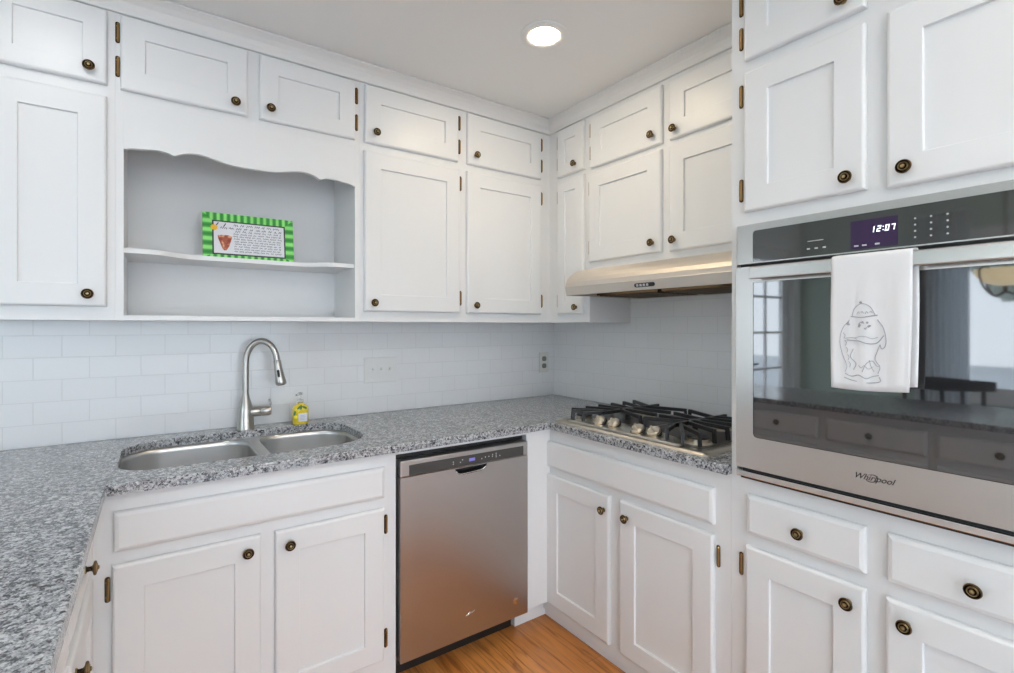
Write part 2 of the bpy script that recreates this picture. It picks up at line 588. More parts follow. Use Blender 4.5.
def french_door():
    a0, a1, z1 = DOOR_BACK[0], DOOR_BACK[1], DOOR_BACK[3]
    bm = B()
    for q in ((a0 + .01, a0 + .12, FLOOR + .005, z1), (a1 - .12, a1 - .01, FLOOR + .005, z1), (a0 + .12, a1 - .12, FLOOR + .005, .2), (a0 + .12, a1 - .12, z1 - .12, z1)):
        box(bm, (q[0], .035, q[2]), (q[1], .075, q[3]))
    for k in range(1, 5):
        z = .2 + (z1 - .32) * k / 5
        box(bm, (a0 + .12, .042, z - .011), (a1 - .12, .068, z + .011))
    box(bm, ((a0 + a1) / 2 - .011, .044, .2), ((a0 + a1) / 2 + .011, .066, z1 - .12))
    r = struct('door_1', bm, M['trim'])
    obj('pane', box(B(), (a0 + .12, .053, .2), (a1 - .12, .057, z1 - .12)), M['pane'], r)
    bm = B()
    lathe(bm, (a1 - .065, .035, .95), (0, -1, 0), [(.028, 0), (.028, .008), (.010, .010), (.010, .045)], 16)
    bar(bm, (a1 - .06, -.005, .95), (a1 - .18, -.005, .95), .016, .018)
    lathe(bm, (a1 - .065, .035, 1.10), (0, -1, 0), [(.026, 0), (.026, .012), (.018, .016)], 16)
    obj('door_handle', bm, M['bronze_dark'], r)
    bm = B()
    for q in ((a0 - .08, a0, FLOOR, z1 + .08), (a1, a1 + .08, FLOOR, z1 + .08), (a0, a1, z1, z1 + .08)):
        box(bm, (q[0], .0055, q[2]), (q[1], -.012, q[3]))
    obj('casing', bm, M['trim'], r)


french_door()

# ------------------------------------------------------------------ hardware shared by the cabinets
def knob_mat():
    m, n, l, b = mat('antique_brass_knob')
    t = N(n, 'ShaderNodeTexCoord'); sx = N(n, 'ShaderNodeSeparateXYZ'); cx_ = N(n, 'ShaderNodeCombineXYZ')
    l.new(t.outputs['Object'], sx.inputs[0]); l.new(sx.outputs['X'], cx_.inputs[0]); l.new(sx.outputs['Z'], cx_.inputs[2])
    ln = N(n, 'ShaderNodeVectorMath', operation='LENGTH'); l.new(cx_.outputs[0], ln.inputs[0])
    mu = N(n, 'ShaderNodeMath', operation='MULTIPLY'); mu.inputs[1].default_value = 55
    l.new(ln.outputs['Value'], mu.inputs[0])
    r = ramp(n, [(.0, (.50, .38, .20)), (.20, (.42, .30, .15)), (.30, (.03, .02, .012)), (.40, (.03, .02, .012)), (.47, (.40, .29, .15)),  # golden ring highlights and darker grooves painted over the brass by radius
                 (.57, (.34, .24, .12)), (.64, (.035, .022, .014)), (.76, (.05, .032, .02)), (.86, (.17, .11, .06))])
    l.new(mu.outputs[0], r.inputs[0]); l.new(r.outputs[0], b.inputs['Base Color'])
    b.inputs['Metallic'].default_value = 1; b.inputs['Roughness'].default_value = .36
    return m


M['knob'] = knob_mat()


def knob_mesh():
    bm = B()
    lathe(bm, (0, 0, 0), (0, -1, 0), [(.0090, 0), (.0090, .0025), (.0058, .0045), (.0055, .012), (.0095, .0150), (.0158, .0165), (.0168, .0185),
                                      (.0158, .0212), (.0142, .0218), (.0128, .0192), (.0108, .0205), (.0096, .0238), (.0082, .0232), (.0070, .0202), (.0056, .0225), (.0040, .0268), (0, .0280)], 24)
    bmesh.ops.recalc_face_normals(bm, faces=bm.faces[:])
    me = bpy.data.meshes.new('knob'); bm.to_mesh(me); bm.free()
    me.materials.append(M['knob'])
    for p in me.polygons: p.use_smooth = True
    me.set_sharp_from_angle(angle=math.radians(40))
    return me


def hinge_mesh():
    bm = B()
    pl = rrect(-.0065, .0065, -.036, .036, .0064, 5)
    loops(bm, [[(a, 0, b) for a, b in pl], [(a, -.0016, b) for a, b in pl], [(a * .85, -.0024, b * .97) for a, b in pl]])
    tube(bm, [(0.002, -.003, -.032), (0.002, -.0045, -.028), (.002, -.0045, .028), (.002, -.003, .032)], [.002, .0038, .0038, .002], 10)
    for z in (-.029, .029):
        lathe(bm, (-.003, -.002, z * .72), (0, -1, 0), [(.0016, 0), (.0016, .0012), (0, .0016)], 8)
    bmesh.ops.recalc_face_normals(bm, faces=bm.faces[:])
    for f in bm.faces:
        if f.calc_center_median().y < -.0028: f.material_index = 1
    me = bpy.data.meshes.new('hinge'); bm.to_mesh(me); bm.free()
    me.materials.append(M['hinge']); me.materials.append(M['bronze'])
    return me


KNOB, HINGE = knob_mesh(), hinge_mesh()


def hardware(name, me, f, u, z, w, parent):
    o = bpy.data.objects.new(name, me)
    link(o, f(u, z, w), parent)
    o.rotation_euler = (0, 0, math.atan2(f.u.y, f.u.x))
    return o


def slab(bm, f, u0, u1, z0, z1, prof, cap=True):
    """rectangular front built from inset loops (inset, w)"""
    rings = []
    for i, w in prof:
        rings.append([f(u0 + i, z0 + i, w), f(u1 - i, z0 + i, w), f(u1 - i, z1 - i, w), f(u0 + i, z1 - i, w)])
    return loops(bm, rings)


def door(f, parent, u0, u1, z0, z1, stile=.074, knob=None, hinges=None, hinge_u=None, name='door'):
    bm = B()
    slab(bm, f, u0, u1, z0, z1, [(0, .0005), (0, .0115), (.0012, .0150), (.0035, .0178), (.0075, .0195), (stile - .001, .0195), (stile, .0190), (stile + .001, .0118), (stile + .002, .0112)])
    d = obj(name, bm, M['cabinet'], parent, at=f((u0 + u1) / 2, z0, 0))
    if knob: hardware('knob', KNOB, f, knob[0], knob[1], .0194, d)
    for hz in hinges or []:
        hardware('hinge', HINGE, f, hinge_u, hz, .0003, d)
    return d


def drawer(f, parent, u0, u1, z0, z1, knob=None, name='drawer'):
    bm = B()
    slab(bm, f, u0, u1, z0, z1, [(0, .0005), (0, .010), (.0015, .0135), (.004, .0160), (.010, .0185), (.013, .0195)])
    d = obj(name, bm, M['cabinet'], parent, at=f((u0 + u1) / 2, z0, 0))
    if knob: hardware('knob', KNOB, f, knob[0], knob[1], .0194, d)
    return d


UZ0, UZ1 = 2.105, 2.357      # small top doors
LZ0, LZ1 = 1.364, 2.070      # tall wall doors
HT, HL = (2.300, 2.184), (2.003, 1.437)

# ------------------------------------------------------------------ wall cabinets
c = thing('wall_cabinet', (-2.40, -.16, 1.319), 'white two-door wall cabinet left of the open shelf, cut by the picture edge', 'cabinet')
obj('carcass', box(B(), (-2.585, -.0005, 1.319), (-2.2255, -.32, 2.44)), M['cabinet'], c)
door(UB, c, -2.540, -2.248, UZ0 + .005, UZ1 + .002, .062, knob=(-2.294, 2.153), hinges=HT, hinge_u=-2.551)
door(UB, c, -2.540, -2.249, LZ0, LZ1, knob=(-2.297, 1.405), hinges=HL, hinge_u=-2.551)

# open shelf unit over the sink
c = thing('wall_cabinet', (-1.805, -.16, 1.319), 'white open shelf unit with scalloped valance above the sink', 'cabinet')
bm = B()
x0, x1 = -2.225, -1.3855
for q in ((x0, -2.204), (-1.404, x1)):
    box(bm, (q[0], -.0005, 1.319), (q[1], -.32, 2.078))
box(bm, (-2.204, -.0005, 1.336), (-1.404, -.012, 2.078))
box(bm, (-2.204, -.0005, 1.319), (-1.404, -.318, 1.336))
box(bm, (x0, -.0005, 2.078), (x1, -.32, 2.44))
obj('carcass', bm, M['cabinet'], c)
half = [(0, 1.9095), (.05, 1.9100), (.09, 1.914), (.14, 1.9255), (.175, 1.9315), (.205, 1.930), (.23, 1.9235), (.247, 1.9145), (.255, 1.9105),
        (.263, 1.9135), (.275, 1.9185), (.30, 1.9215), (.32, 1.9205), (.35, 1.9165), (.38, 1.9125), (.392, 1.9085), (.3998, 1.9075)]
half = [(p.x, p.y) for p in spline([(a, b, 0) for a, b in half], 3)]
cx = -1.804
low = [(cx - a, b) for a, b in reversed(half)] + [(cx + a, b) for a, b in half[1:]]
bm = B()
prism(bm, low + [(cx + .3998, 2.078), (cx - .3998, 2.078)], [], -.3195, -.301, lambda a, b, cc: (a, cc, b))
obj('valance', bm, M['cabinet'], c)
ye, yc = -.306, -.232
front = spline([(-2.204, ye, 0), (-2.14, ye, 0), (-2.10, ye + .006, 0), (-2.06, (ye + yc) / 2, 0), (-2.02, yc - .006, 0), (-1.97, yc, 0), (-1.80, yc, 0), (-1.64, yc, 0),
                (-1.588, yc - .006, 0), (-1.548, (ye + yc) / 2, 0), (-1.508, ye + .006, 0), (-1.468, ye, 0), (-1.404, ye, 0)], 5)
bm = B()
prism(bm, [(p.x, p.y) for p in front] + [(-1.404, -.012), (-2.204, -.012)], [], 1.553, 1.570)
obj('shelf', bm, M['cabinet'], c)
door(UB, c, -2.212, -1.825, UZ0, UZ1, .068, knob=(-1.867, 2.144), hinges=HT, hinge_u=-2.2205)
door(UB, c, -1.783, -1.408, UZ0, UZ1, .068, knob=(-1.745, 2.150), hinges=HT, hinge_u=-1.398)

c = thing('wall_cabinet', (-.845, -.16, 1.319), 'white wall cabinet with four doors between the open shelf and the corner', 'cabinet')
obj('carcass', box(B(), (-1.385, -.0005, 1.319), (-.0005, -.3198, 2.44)), M['cabinet'], c)
door(UB, c, -1.366, -.898, UZ0, UZ1, knob=(-1.318, 2.151), hinges=HT, hinge_u=-.886)
door(UB, c, -.847, -.378, UZ0, UZ1, knob=(-.801, 2.153), hinges=HT, hinge_u=-.366)
door(UB, c, -1.367, -.890, LZ0, LZ1, knob=(-1.328, 1.402), hinges=HL, hinge_u=-.880)
door(UB, c, -.850, -.378, LZ0, LZ1, knob=(-.804, 1.403), hinges=HL, hinge_u=-.366)

c = thing('wall_cabinet', (-.15, -.48, 1.319), 'narrow white wall cabinet in the corner left of the range hood', 'cabinet')
obj('carcass', box(B(), (-.0005, -.3202, 1.319), (-.305, -.6370, 2.44)), M['cabinet'], c)
door(UR, c, .402, .606, UZ0, UZ1, .062, knob=(.548, 2.146), hinges=HT, hinge_u=.391)
door(UR, c, .402, .606, LZ0, LZ1 + .01, .062, knob=(.556, 1.398), hinges=HL, hinge_u=.391)

c = thing('wall_cabinet', (-.15, -1.12, 1.585), 'white wall cabinet with four doors directly above the range hood', 'cabinet')
obj('carcass', box(B(), (-.0005, -.6372, 1.585), (-.305, -1.5870, 2.44)), M['cabinet'], c)
door(UR, c, .655, 1.089, 2.093, UZ1 - .01, knob=(1.043, 2.140), hinges=(2.290, 2.176), hinge_u=.644)
door(UR, c, 1.130, 1.565, 2.093, UZ1 - .01, knob=(1.159, 2.131), hinges=(2.290, 2.176), hinge_u=1.574)
door(UR, c, .645, 1.087, 1.622, 2.067, knob=(1.045, 1.666), hinges=(1.998, 1.698), hinge_u=.636)
door(UR, c, 1.128, 1.565, 1.618, 2.067, knob=(1.157, 1.663), hinges=(1.998, 1.698), hinge_u=1.574)

# ------------------------------------------------------------------ tall oven cabinet
TY0, TY1 = 1.5875, 2.372     # u along the right wall
c = thing('oven_cabinet', (-.30, -1.99, -.065), 'tall white cabinet that houses the wall oven', 'cabinet')
bm = B()
BR.box(bm, TY0, TY1, -.03, .829, -.6105, 0)
BR.box(bm, TY0, TY1, 1.612, 2.44, -.6105, 0)
BR.box(bm, TY0, TY0 + .0165, .829, 1.612, -.6105, 0)
BR.box(bm, TY1 - .0165, TY1, .829, 1.612, -.6105, 0)
BR.box(bm, TY0 + .0165, TY1 - .0165, .829, 1.612, -.6105, -.595)
obj('carcass', bm, M['cabinet'], c)
obj('toe_kick', BR.box(B(), TY0, TY1, -.065, -.03, -.6105, -.012), M['cabinet'], c)
drawer(BR, c, 1.644, 1.960, .662, .784, knob=(1.802, .717))
drawer(BR, c, 2.006, 2.332, .664, .784, knob=(2.171, .717))
door(BR, c, 1.641, 1.960, .02, .624, .074, knob=(1.923, .576), hinges=(.556, .10), hinge_u=1.6195)
door(BR, c, 2.004, 2.332, .02, .624, .074, knob=(2.047, .577), hinges=(.556, .10), hinge_u=2.343)
door(BR, c, 1.637, 1.960, 1.650, 2.080, .072, knob=(1.921, 1.687), hinges=(2.016, 1.722), hinge_u=1.6195)
door(BR, c, 2.006, 2.332, 1.641, 2.080, .072, knob=(2.046, 1.682), hinges=(2.016, 1.722), hinge_u=2.343)
door(BR, c, 1.637, 1.960, 2.118, 2.357, .072, knob=(1.912, 2.156), hinges=(2.302, 2.196), hinge_u=1.6195)
door(BR, c, 2.006, 2.332, 2.118, 2.357, .072, knob=(2.060, 2.156), hinges=(2.302, 2.196), hinge_u=2.343)

# ------------------------------------------------------------------ base cabinets
c = thing('base_cabinet', (-1.81, -.35, -.065), 'white sink cabinet with two doors below the double sink', 'cabinet')
bm = B()
sx0, sx1 = -2.2705, -1.3715
box(bm, (sx0, -.02, -.03), (sx0 + .018, -.67, .8275))
box(bm, (sx1 - .018, -.02, -.03), (sx1, -.67, .8275))
box(bm, (sx0 + .018, -.02, -.03), (sx1 - .018, -.67, -.012))
box(bm, (sx0 + .018, -.02, -.012), (sx1 - .018, -.032, .8275))
box(bm, (sx0, -.67, -.03), (sx1, -.69, .8275))
obj('carcass', bm, M['cabinet'], c)
obj('toe_kick', box(B(), (sx0, -.05, -.065), (sx1, -.635, -.03)), M['cabinet'], c)
drawer(BB, c, -2.212, -1.420, .664, .777, name='drawer_front')
door(BB, c, -2.215, -1.837, .064, .628, knob=(-1.876, .583), hinges=(.560, .136), hinge_u=-2.2255)
door(BB, c, -1.794, -1.422, .064, .626, knob=(-1.752, .577), hinges=(.560, .136), hinge_u=-1.411)

c = thing('base_cabinet', (-.30, -1.14, -.065), 'white two-door base cabinet under the gas cooktop', 'cabinet')
obj('carcass', BR.box(B(), .02, 1.5865, -.03, .8275, -.6105, 0), M['cabinet'], c)
obj('toe_kick', BR.box(B(), .60, 1.5865, -.065, -.03, -.6105, -.012), M['cabinet'], c)
bm = box(B(), (-.752, -.672, .022), (-.6125, -.69, .8275), .002)
box(bm, (-.752, -.64, .022), (-.742, -.672, .8275))
obj('filler_panel', bm, M['cabinet'], c)
obj('filler_toe', box(B(), (-.78, -.60, -.0645), (-.601, -.640, .0215)), M['cabinet'], c)
obj('support_rail', box(B(), (-1.3705, -.672, .8125), (-.7525, -.690, .8275)), M['cabinet'], c)
drawer(BR, c, .685, 1.532, .650, .770, name='drawer_front')
door(BR, c, .684, 1.073, .020, .618, knob=(1.048, .557), hinges=(.537, .10), hinge_u=.6745)
door(BR, c, 1.131, 1.531, .020, .618, knob=(1.169, .560), hinges=(.549, .10), hinge_u=1.5415)

c = thing('base_cabinet', (-2.58, -1.2, -.065), 'white peninsula base cabinet seen edge-on under the near countertop', 'cabinet')
obj('carcass', PN.box(B(), -2.20, -.02, -.03, .8275, -.60, 0), M['cabinet'], c)
obj('toe_kick', PN.box(B(), -2.19, -.03, -.065, -.03, -.56, -.05), M['cabinet'], c)
for ua, ub in ((-1.165, -.735), (-1.655, -1.205), (-2.165, -1.695)):
    drawer(PN, c, ua, ub, .660, .780, knob=((ua + ub) / 2 + .01, .722))
    door(PN, c, ua, ub, .050, .622, knob=(ua + .048, .578), hinges=(.556, .11), hinge_u=ub + .011)

# ------------------------------------------------------------------ countertop with its sink cut-out
def cutout(d=0):
    return rrect(-2.212 - d, -1.418 + d, -.592 - d, -.118 + d, [.135 + d, .135 + d, .11 + d, .16 + d], 9)


bm = B()
outer = [(-2.93, -.001), (-.001, -.001), (-.001, -1.5865), (-.640, -1.5865), (-.640, -.739)] + arc(-.66, -.739, .02, 0, 90, 4)[1:] + \
        [(-2.209, -.719)] + arc(-2.209, -.739, .02, 90, 180, 4)[1:] + [(-2.229, -2.22), (-2.249, -2.24), (-2.91, -2.24), (-2.93, -2.22)]
# inner corners of the worktop are tight, the nose is eased
outer = [(-2.93, -.001), (-.001, -.001), (-.001, -1.5865), (-.640, -1.5865), (-.640, -.719), (-2.229, -.719), (-2.229, -2.22), (-2.249, -2.24), (-2.91, -2.24), (-2.93, -2.22)]
prism(bm, outer, [cutout()], .828, .858)
bmesh.ops.recalc_face_normals(bm, faces=bm.faces[:])
es = [e for e in bm.edges if all(abs(v.co.z - .858) < 1e-6 for v in e.verts) and any(abs(f.normal.z) < .1 for f in e.link_faces)]
bmesh.ops.bevel(bm, geom=es, offset=.0035, segments=2, affect='EDGES', profile=.5)
o = obj('countertop', bm, M['granite'], at=(-1.4, -.5, .828))
tag(o, 'grey speckled granite countertop running around the kitchen', 'countertop')

# ------------------------------------------------------------------ sink
c = thing('sink', (-1.81, -.35, .62), 'stainless double-bowl undermount sink in the granite', 'sink')


def bowl(ring, depth, cxy, r_in):
    rings = []
    for s, dz in ((1, .8265), (1, .805), (.992, .76), (.97, .828 - depth + .03), (.945, .828 - depth + .008), (.90, .828 - depth), (.2, .828 - depth - .004)):
        rings.append([(cxy[0] + (x - cxy[0]) * s, cxy[1] + (y - cxy[1]) * (1 - (1 - s) * 1.3), dz) for x, y in ring])
    bm = B()
    loops(bm, rings, cap0=False)
    for f in bm.faces: f.normal_flip()
    return bm


LB = rrect(-2.2155, -1.800, -.5955, -.1145, [.10, .138, .113, .10], 9)
RB = rrect(-1.765, -1.4145, -.5955, -.1145, [.138, .10, .10, .163], 9)
for ring, dep, ctr in ((LB, .22, (-2.0, -.35)), (RB, .18, (-1.59, -.35))):
    b = bowl(ring, dep, ctr, .1)
    me_o = obj('bowl', b, M['sink_steel'], c, smooth=True, angle=50)
    sm = me_o.modifiers.new('thickness', 'SOLIDIFY'); sm.thickness = .0012; sm.offset = 1
    bm = B()
    lathe(bm, (ctr[0], ctr[1] + .02, .828 - dep - .004), (0, 0, 1), [(.057, 0), (.057, .003), (.045, .004), (.040, -.004), (.012, -.005), (.008, .006), (0, .007)], 24)
    obj('drain', bm, M['chrome'], c, smooth=True, angle=40)
bm = B()
prism(bm, cutout(.022), [LB, RB], .8255, .8278)
obj('rim', bm, M['sink_steel'], c)

# ------------------------------------------------------------------ faucet
fx, fy = -1.797, -.078
c = thing('faucet', (fx, fy, .858), 'brushed nickel pull-down faucet rising behind the sink', 'faucet')
bm = B()
lathe(bm, (fx, fy, .8582), (0, 0, 1), [(.035, 0), (.035, .006), (.0325, .012), (.031, .060), (.0285, .090), (.021, .118), (.0155, .135), (.0135, .15)], 24)
obj('body', bm, M['nickel'], c, smooth=True, angle=50)
th = math.radians(27)
dx, dy = math.cos(th), -math.sin(th)
path = [(0, .995), (0, 1.06), (0, 1.125)]
R = .064
for k in range(1, 13):
    a = math.pi - k * math.radians(174) / 12
    path.append((R + R * math.cos(a), 1.138 + .097 * math.sin(a)))
pts = [(fx + r * dx, fy + r * dy, z) for r, z in path]
end, prev = Vector(pts[-1]), Vector(pts[-2])
d = (end - prev).normalized()
bm = B()
tube(bm, spline(pts, 4), .0128, 16)
obj('spout', bm, M['nickel'], c, smooth=True, angle=50)
d = Vector((dx * .17, dy * .17, -.98)).normalized()
bm = B()
lathe(bm, end - d * .004, d, [(.0130, 0), (.0150, .004), (.0158, .035), (.0180, .058), (.0215, .094), (.0215, .104), (.0195, .107), (.018, .105)], 20)
sh = obj('spray_head', bm, M['nickel'], c, smooth=True, angle=50)
bm = B()
nrm = Vector((-.35, -.93, 0)); nrm = (nrm - d * nrm.dot(d)).normalized()
side = d.cross(nrm)
pc = end + d * .054 + nrm * .0158
pl = rrect(-.0055, .0055, -.017, .017, .0054, 5)
loops(bm, [[pc + side * a + d * b for a, b in pl], [pc + side * a * .9 + d * b * .95 + nrm * .0035 for a, b in pl]])
obj('spray_button', bm, M['black'], sh)
bm = B()
lathe(bm, end + d * .1005, d, [(.0165, 0), (.0165, .004), (.010, .006)], 16)
obj('spray_nozzle', bm, M['dark_grey'], sh)
bm = B()
hd = Vector((.97, -.22, .03)).normalized()
lathe(bm, (fx, fy, .930), hd, [(.020, .0), (.0215, .02), (.0215, .058), (.0195, .060), (.0210, .063), (.0215, .092), (.017, .100), (0, .102)], 18)
h0 = Vector((fx, fy, .930)) + hd * .085
tube(bm, spline([h0, h0 + Vector((.006, 0, .014)), h0 + Vector((.010, -.002, .032)), h0 + Vector((.006, -.004, .050))], 4), [.007] * 5 + [.0055] * 4 + [.004] * 4, 10)
obj('handle', bm, M['nickel'], c, smooth=True, angle=45)

# ------------------------------------------------------------------ soap bottle
bx, by = -1.578, -.092
c = thing('soap_bottle', (bx, by, .858), 'small yellow lemon soap bottle with pump beside the faucet', 'bottle')


def oval(z, a, b, n=28, p=3.0):
    out = []
    for i in range(n):
        t = 2 * math.pi * i / n
        ct, st = math.cos(t), math.sin(t)
        out.append((bx + a * math.copysign(abs(ct) ** (2 / p), ct), by + b * math.copysign(abs(st) ** (2 / p), st), z))
    return out


bm = B()
loops(bm, [oval(.8585, .030, .019), oval(.862, .034, .022), oval(.925, .034, .022), oval(.938, .031, .020), oval(.945, .021, .015, p=2.2), oval(.949, .012, .012, p=2), oval(.955, .012, .012, p=2)])
obj('bottle_body', bm, M['yellow_soap'], c, smooth=True, angle=60)
bm = B()
lathe(bm, (bx, by, .955), (0, 0, 1), [(.0135, 0), (.0135, .012), (.005, .014), (.0045, .034), (.010, .036), (.010, .044), (0, .046)], 16)
bar(bm, (bx, by, .995), (bx - .022, by - .026, .992), .009, .008)
obj('pump', bm, M['clear'], c, smooth=True, angle=40)
yf = by - .0226
bm = box(B(), (bx - .013, yf - .0008, .872), (bx + .024, yf, .909))
lb = obj('paper_label', bm, M['label_paper'], c)
bm = B()
for k in range(4): box(bm, (bx - .006, yf - .0012, .880 + k * .006), (bx + .017 - .004 * (k % 2), yf - .0008, .8815 + k * .006))
obj('label_print', bm, M['towel_ink'], lb)
for (lx, lz, r) in ((-.017, .921, .011), (-.024, .892, .009), (.006, .926, .009)):
    bm = B()
    lathe(bm, (bx + lx, by - .0205 + (.001 if lz > .90 else 0), lz), (0, -1, 0), [(r, 0), (r * .8, .003), (0, .0042)], 14)
    obj('lemon_print', bm, M['lemon'], c, smooth=True)
for (lx, lz, a) in ((-.010, .935, .7), (.013, .934, -.5), (-.029, .912, 1.4), (-.002, .936, 1.5)):
    bm = B()
    u = Vector((math.cos(a), 0, math.sin(a))); v = Vector((-u.z, 0, u.x))
    p = Vector((bx + lx, by - .0215 if lz < .92 else by - .0205, lz))
    ring = [p + u * (.011 * math.cos(t)) + v * (.0045 * math.sin(t)) for t in [2 * math.pi * i / 12 for i in range(12)]]
    loops(bm, [ring, [q + Vector((0, -.0035, 0)) for q in ring]])
    obj('leaf_print', bm, M['leaf'], c)

# ------------------------------------------------------------------ dishwasher
c = thing('dishwasher', (-1.065, -.37, -.065), 'stainless built-in dishwasher between sink cabinet and corner', 'dishwasher')
DX0, DX1, DY = -1.361, -.7605, -.712
obj('tub', box(B(), (-1.366, -.05, .03), (-.757, -.665, .811)), M['black'], c)
bm = B()
hole = [(-1.127, .7235), (-.976, .7235), (-.978, .712), (-.986, .703), (-1.000, .6985), (-1.090, .6945), (-1.106, .6965), (-1.118, .704), (-1.125, .713)]
prism(bm, [(DX0, .028), (DX1, .028), (DX1, .7265), (DX0, .7265)], [hole], -.6660, DY, lambda a, b, cc: (a, cc, b))
pan = obj('door', bm, M['dw_steel'], c)
bm = B()
cxh, czh = -1.052, .712
rings = [[(a, DY + .001, b) for a, b in hole], [(cxh + (a - cxh) * .96, DY + .020, czh + (b - czh) * .9) for a, b in hole], [(cxh + (a - cxh) * .8, DY + .030, czh + (b - czh) * .7 + .004) for a, b in hole]]
loops(bm, rings, cap0=False)
for f in bm.faces: f.normal_flip()
obj('pocket_handle', bm, M['black'], pan)
bm = B()
tube(bm, spline([(-1.124, DY + .002, .713), (-1.104, DY + .003, .6995), (-1.050, DY + .006, .6985), (-1.000, DY + .004, .7015), (-.980, DY + .002, .713)], 5), .0028, 8)
obj('pocket_lip', bm, M['chrome'], pan, smooth=True)
bm = box(B(), (DX0, -.666, .728), (DX1, DY - .001, .790), .004)
strip = obj('control_bar', bm, M['dw_steel'], c)
bm = box(B(), (-1.327, DY - .0026, .731), (-.786, DY - .0005, .7715), .0008)
cp = obj('control_panel', bm, M['dark_grey'], strip)
bm = box(B(), (-1.064, DY - .0032, .746), (-1.036, DY - .0024, .758))
obj('display', bm, M['blue_led'], strip)
bm = B()
for k, (x, z) in enumerate(((-1.137, .754), (-1.137, .746), (-1.105, .748), (-1.095, .757), (-1.003, .748), (-.985, .752), (-.968, .752), (-.950, .750), (-.949, .757), (-.931, .760), (-.931, .752), (-.931, .745), (-.912, .748))):
    lathe(bm, (x, DY - .0024, z), (0, -1, 0), [(.0028, 0), (.0028, .0006)], 8)
obj('button_icon', bm, M['icon'], strip)
bm = B()
pts = [(-1.078, .118), (-1.066, .121), (-1.058, .127), (-1.052, .121), (-1.044, .125), (-1.036, .128)]
tube(bm, spline([(x, DY - .0006, z) for x, z in pts], 4), .0016, 6)
obj('logo', bm, M['chrome'], pan)
bm = B()
lathe(bm, (-.826, DY, .101), (0, -1, 0), [(.0135, 0), (.0135, .0008), (.009, .001), (.009, .0016), (0, .0018)], 20)
obj('round_badge', bm, M['chrome'], pan, smooth=True, angle=30)
obj('toe_panel', box(B(), (-1.366, -.06, -.0645), (-.79, -.625, .025)), M['black'], c)

# ------------------------------------------------------------------ range hood
HX = -.640
c = thing('range_hood', (-.24, -1.11, 1.585), 'stainless under-cabinet range hood above the cooktop', 'range hood')
hy0, hy1 = -.642, -1.583
prof = [(-.306, 1.5845), (-.357, 1.580)]
for k in range(1, 8):
    t = k / 7
    prof.append((-.357 - .118 * math.sin(t * math.pi / 2) ** 1.15 * 1.0, 1.580 - .088 * (1 - math.cos(t * math.pi / 2)) ** .9))
prof += [(-.4765, 1.489), (-.4685, 1.4495), (-.460, 1.4490), (-.455, 1.468), (-.020, 1.468), (-.020, 1.5845)]
bm = B()
loops(bm, [[(x, hy0, z) for x, z in prof], [(x, hy1, z) for x, z in prof]])
obj('shell', bm, M['hood_steel'], c)
bm = B()
for y in (hy0, hy1):
    s = -1 if y == hy0 else 1
    box(bm, (-.4585, y, 1.4495), (-.02, y + s * .004, 1.470))
box(bm, (-.024, hy0 - .004, 1.443), (-.020, hy1 + .004, 1.470))
obj('lower_lip', bm, M['hood_steel'], c)
for ya, yb in ((-.74, -1.10), (-1.12, -1.50)):
    bm = box(B(), (-.36, ya, 1.4475), (-.04, yb, 1.4675))
    for k in range(9): box(bm, (-.35 + k * .034, ya - .01, 1.4435), (-.335 + k * .034, yb + .01, 1.4480))
    obj('grease_filter', bm, M['bronze_dark'], c)
bm = box(B(), (-.445, -.80, 1.4610), (-.39, -1.35, 1.4675))
obj('light_lens', bm, plain('hood_lens_fill_glow', (.8, .8, .8), .4, emit=(.94, .97, 1.0), es=2.4), c)  # glow added to the lens to brighten the tile under the hood
nrm = Vector((-1, 0, .2)).normalized()
nrm = Vector((-.0395, 0, -.008)).normalized()
bm = B()
pl = rrect(-.052, .052, -.0085, .0085, .0084, 6)
P = lambda a, b, w: Vector((-.4728, -1.123 - a, 1.469)) + Vector((-.2, 0, .98)) * b + Vector((-.98, 0, -.2)) * w
loops(bm, [[P(a, b, -.001) for a, b in pl], [P(a, b, .002) for a, b in pl], [P(a * .97, b * .85, .003) for a, b in pl]])
cpn = obj('control_panel', bm, M['black'], c)
for a in (-.034, -.017, 0, .017):
    bm = B()
    loops(bm, [[P(a + s * .005, t * .005, .0028) for s, t in ((-1, -1), (1, -1), (1, 1), (-1, 1))], [P(a + s * .0045, t * .0045, .0055) for s, t in ((-1, -1), (1, -1), (1, 1), (-1, 1))]])
    obj('button', bm, M['icon'], cpn)

# ------------------------------------------------------------------ gas cooktop
c = thing('cooktop', (-.34, -1.10, .858), 'stainless gas cooktop with black grates set in the granite', 'cooktop')
CX0, CX1, CY0, CY1 = -.606, -.075, -1.490, -.705
bm = B()
rings = []
for ins, z in ((0, .8583), (0, .861), (.004, .8665), (.012, .870), (.020, .8705)):
    rings.append([(x, y, z) for x, y in rrect(CX0 + ins, CX1 - ins, CY0 + ins, CY1 - ins, .022, 5)])
loops(bm, rings)
obj('tray', bm, M['cook_steel'], c, smooth=True, angle=35)
# raised control panel with S-curved shoulders at the front
S = [(-.598, -.80), (-.575, -.835), (-.53, -.868), (-.505, -.905), (-.478, -.98)]
back = [(-.470, -1.03), (-.466, -1.09), (-.470, -1.15)]
S2 = [(x, 2 * -1.09 - y) for x, y in reversed(S)]
ol = [(p.x, p.y) for p in spline([(a, b, 0) for a, b in S + back + S2], 4)]
ol = [(-.598, -.79)] + ol + [(-.598, -1.39)]
ctr = (-.56, -1.09)
bm = B()
loops(bm, [[(x, y, .8705) for x, y in ol], [(x, y, .876) for x, y in ol], [(ctr[0] + (x - ctr[0]) * .97, ctr[1] + (y - ctr[1]) * .985, .880 + (x + .6) * .03) for x, y in ol]])
obj('knob_panel', bm, M['cook_steel'], c)
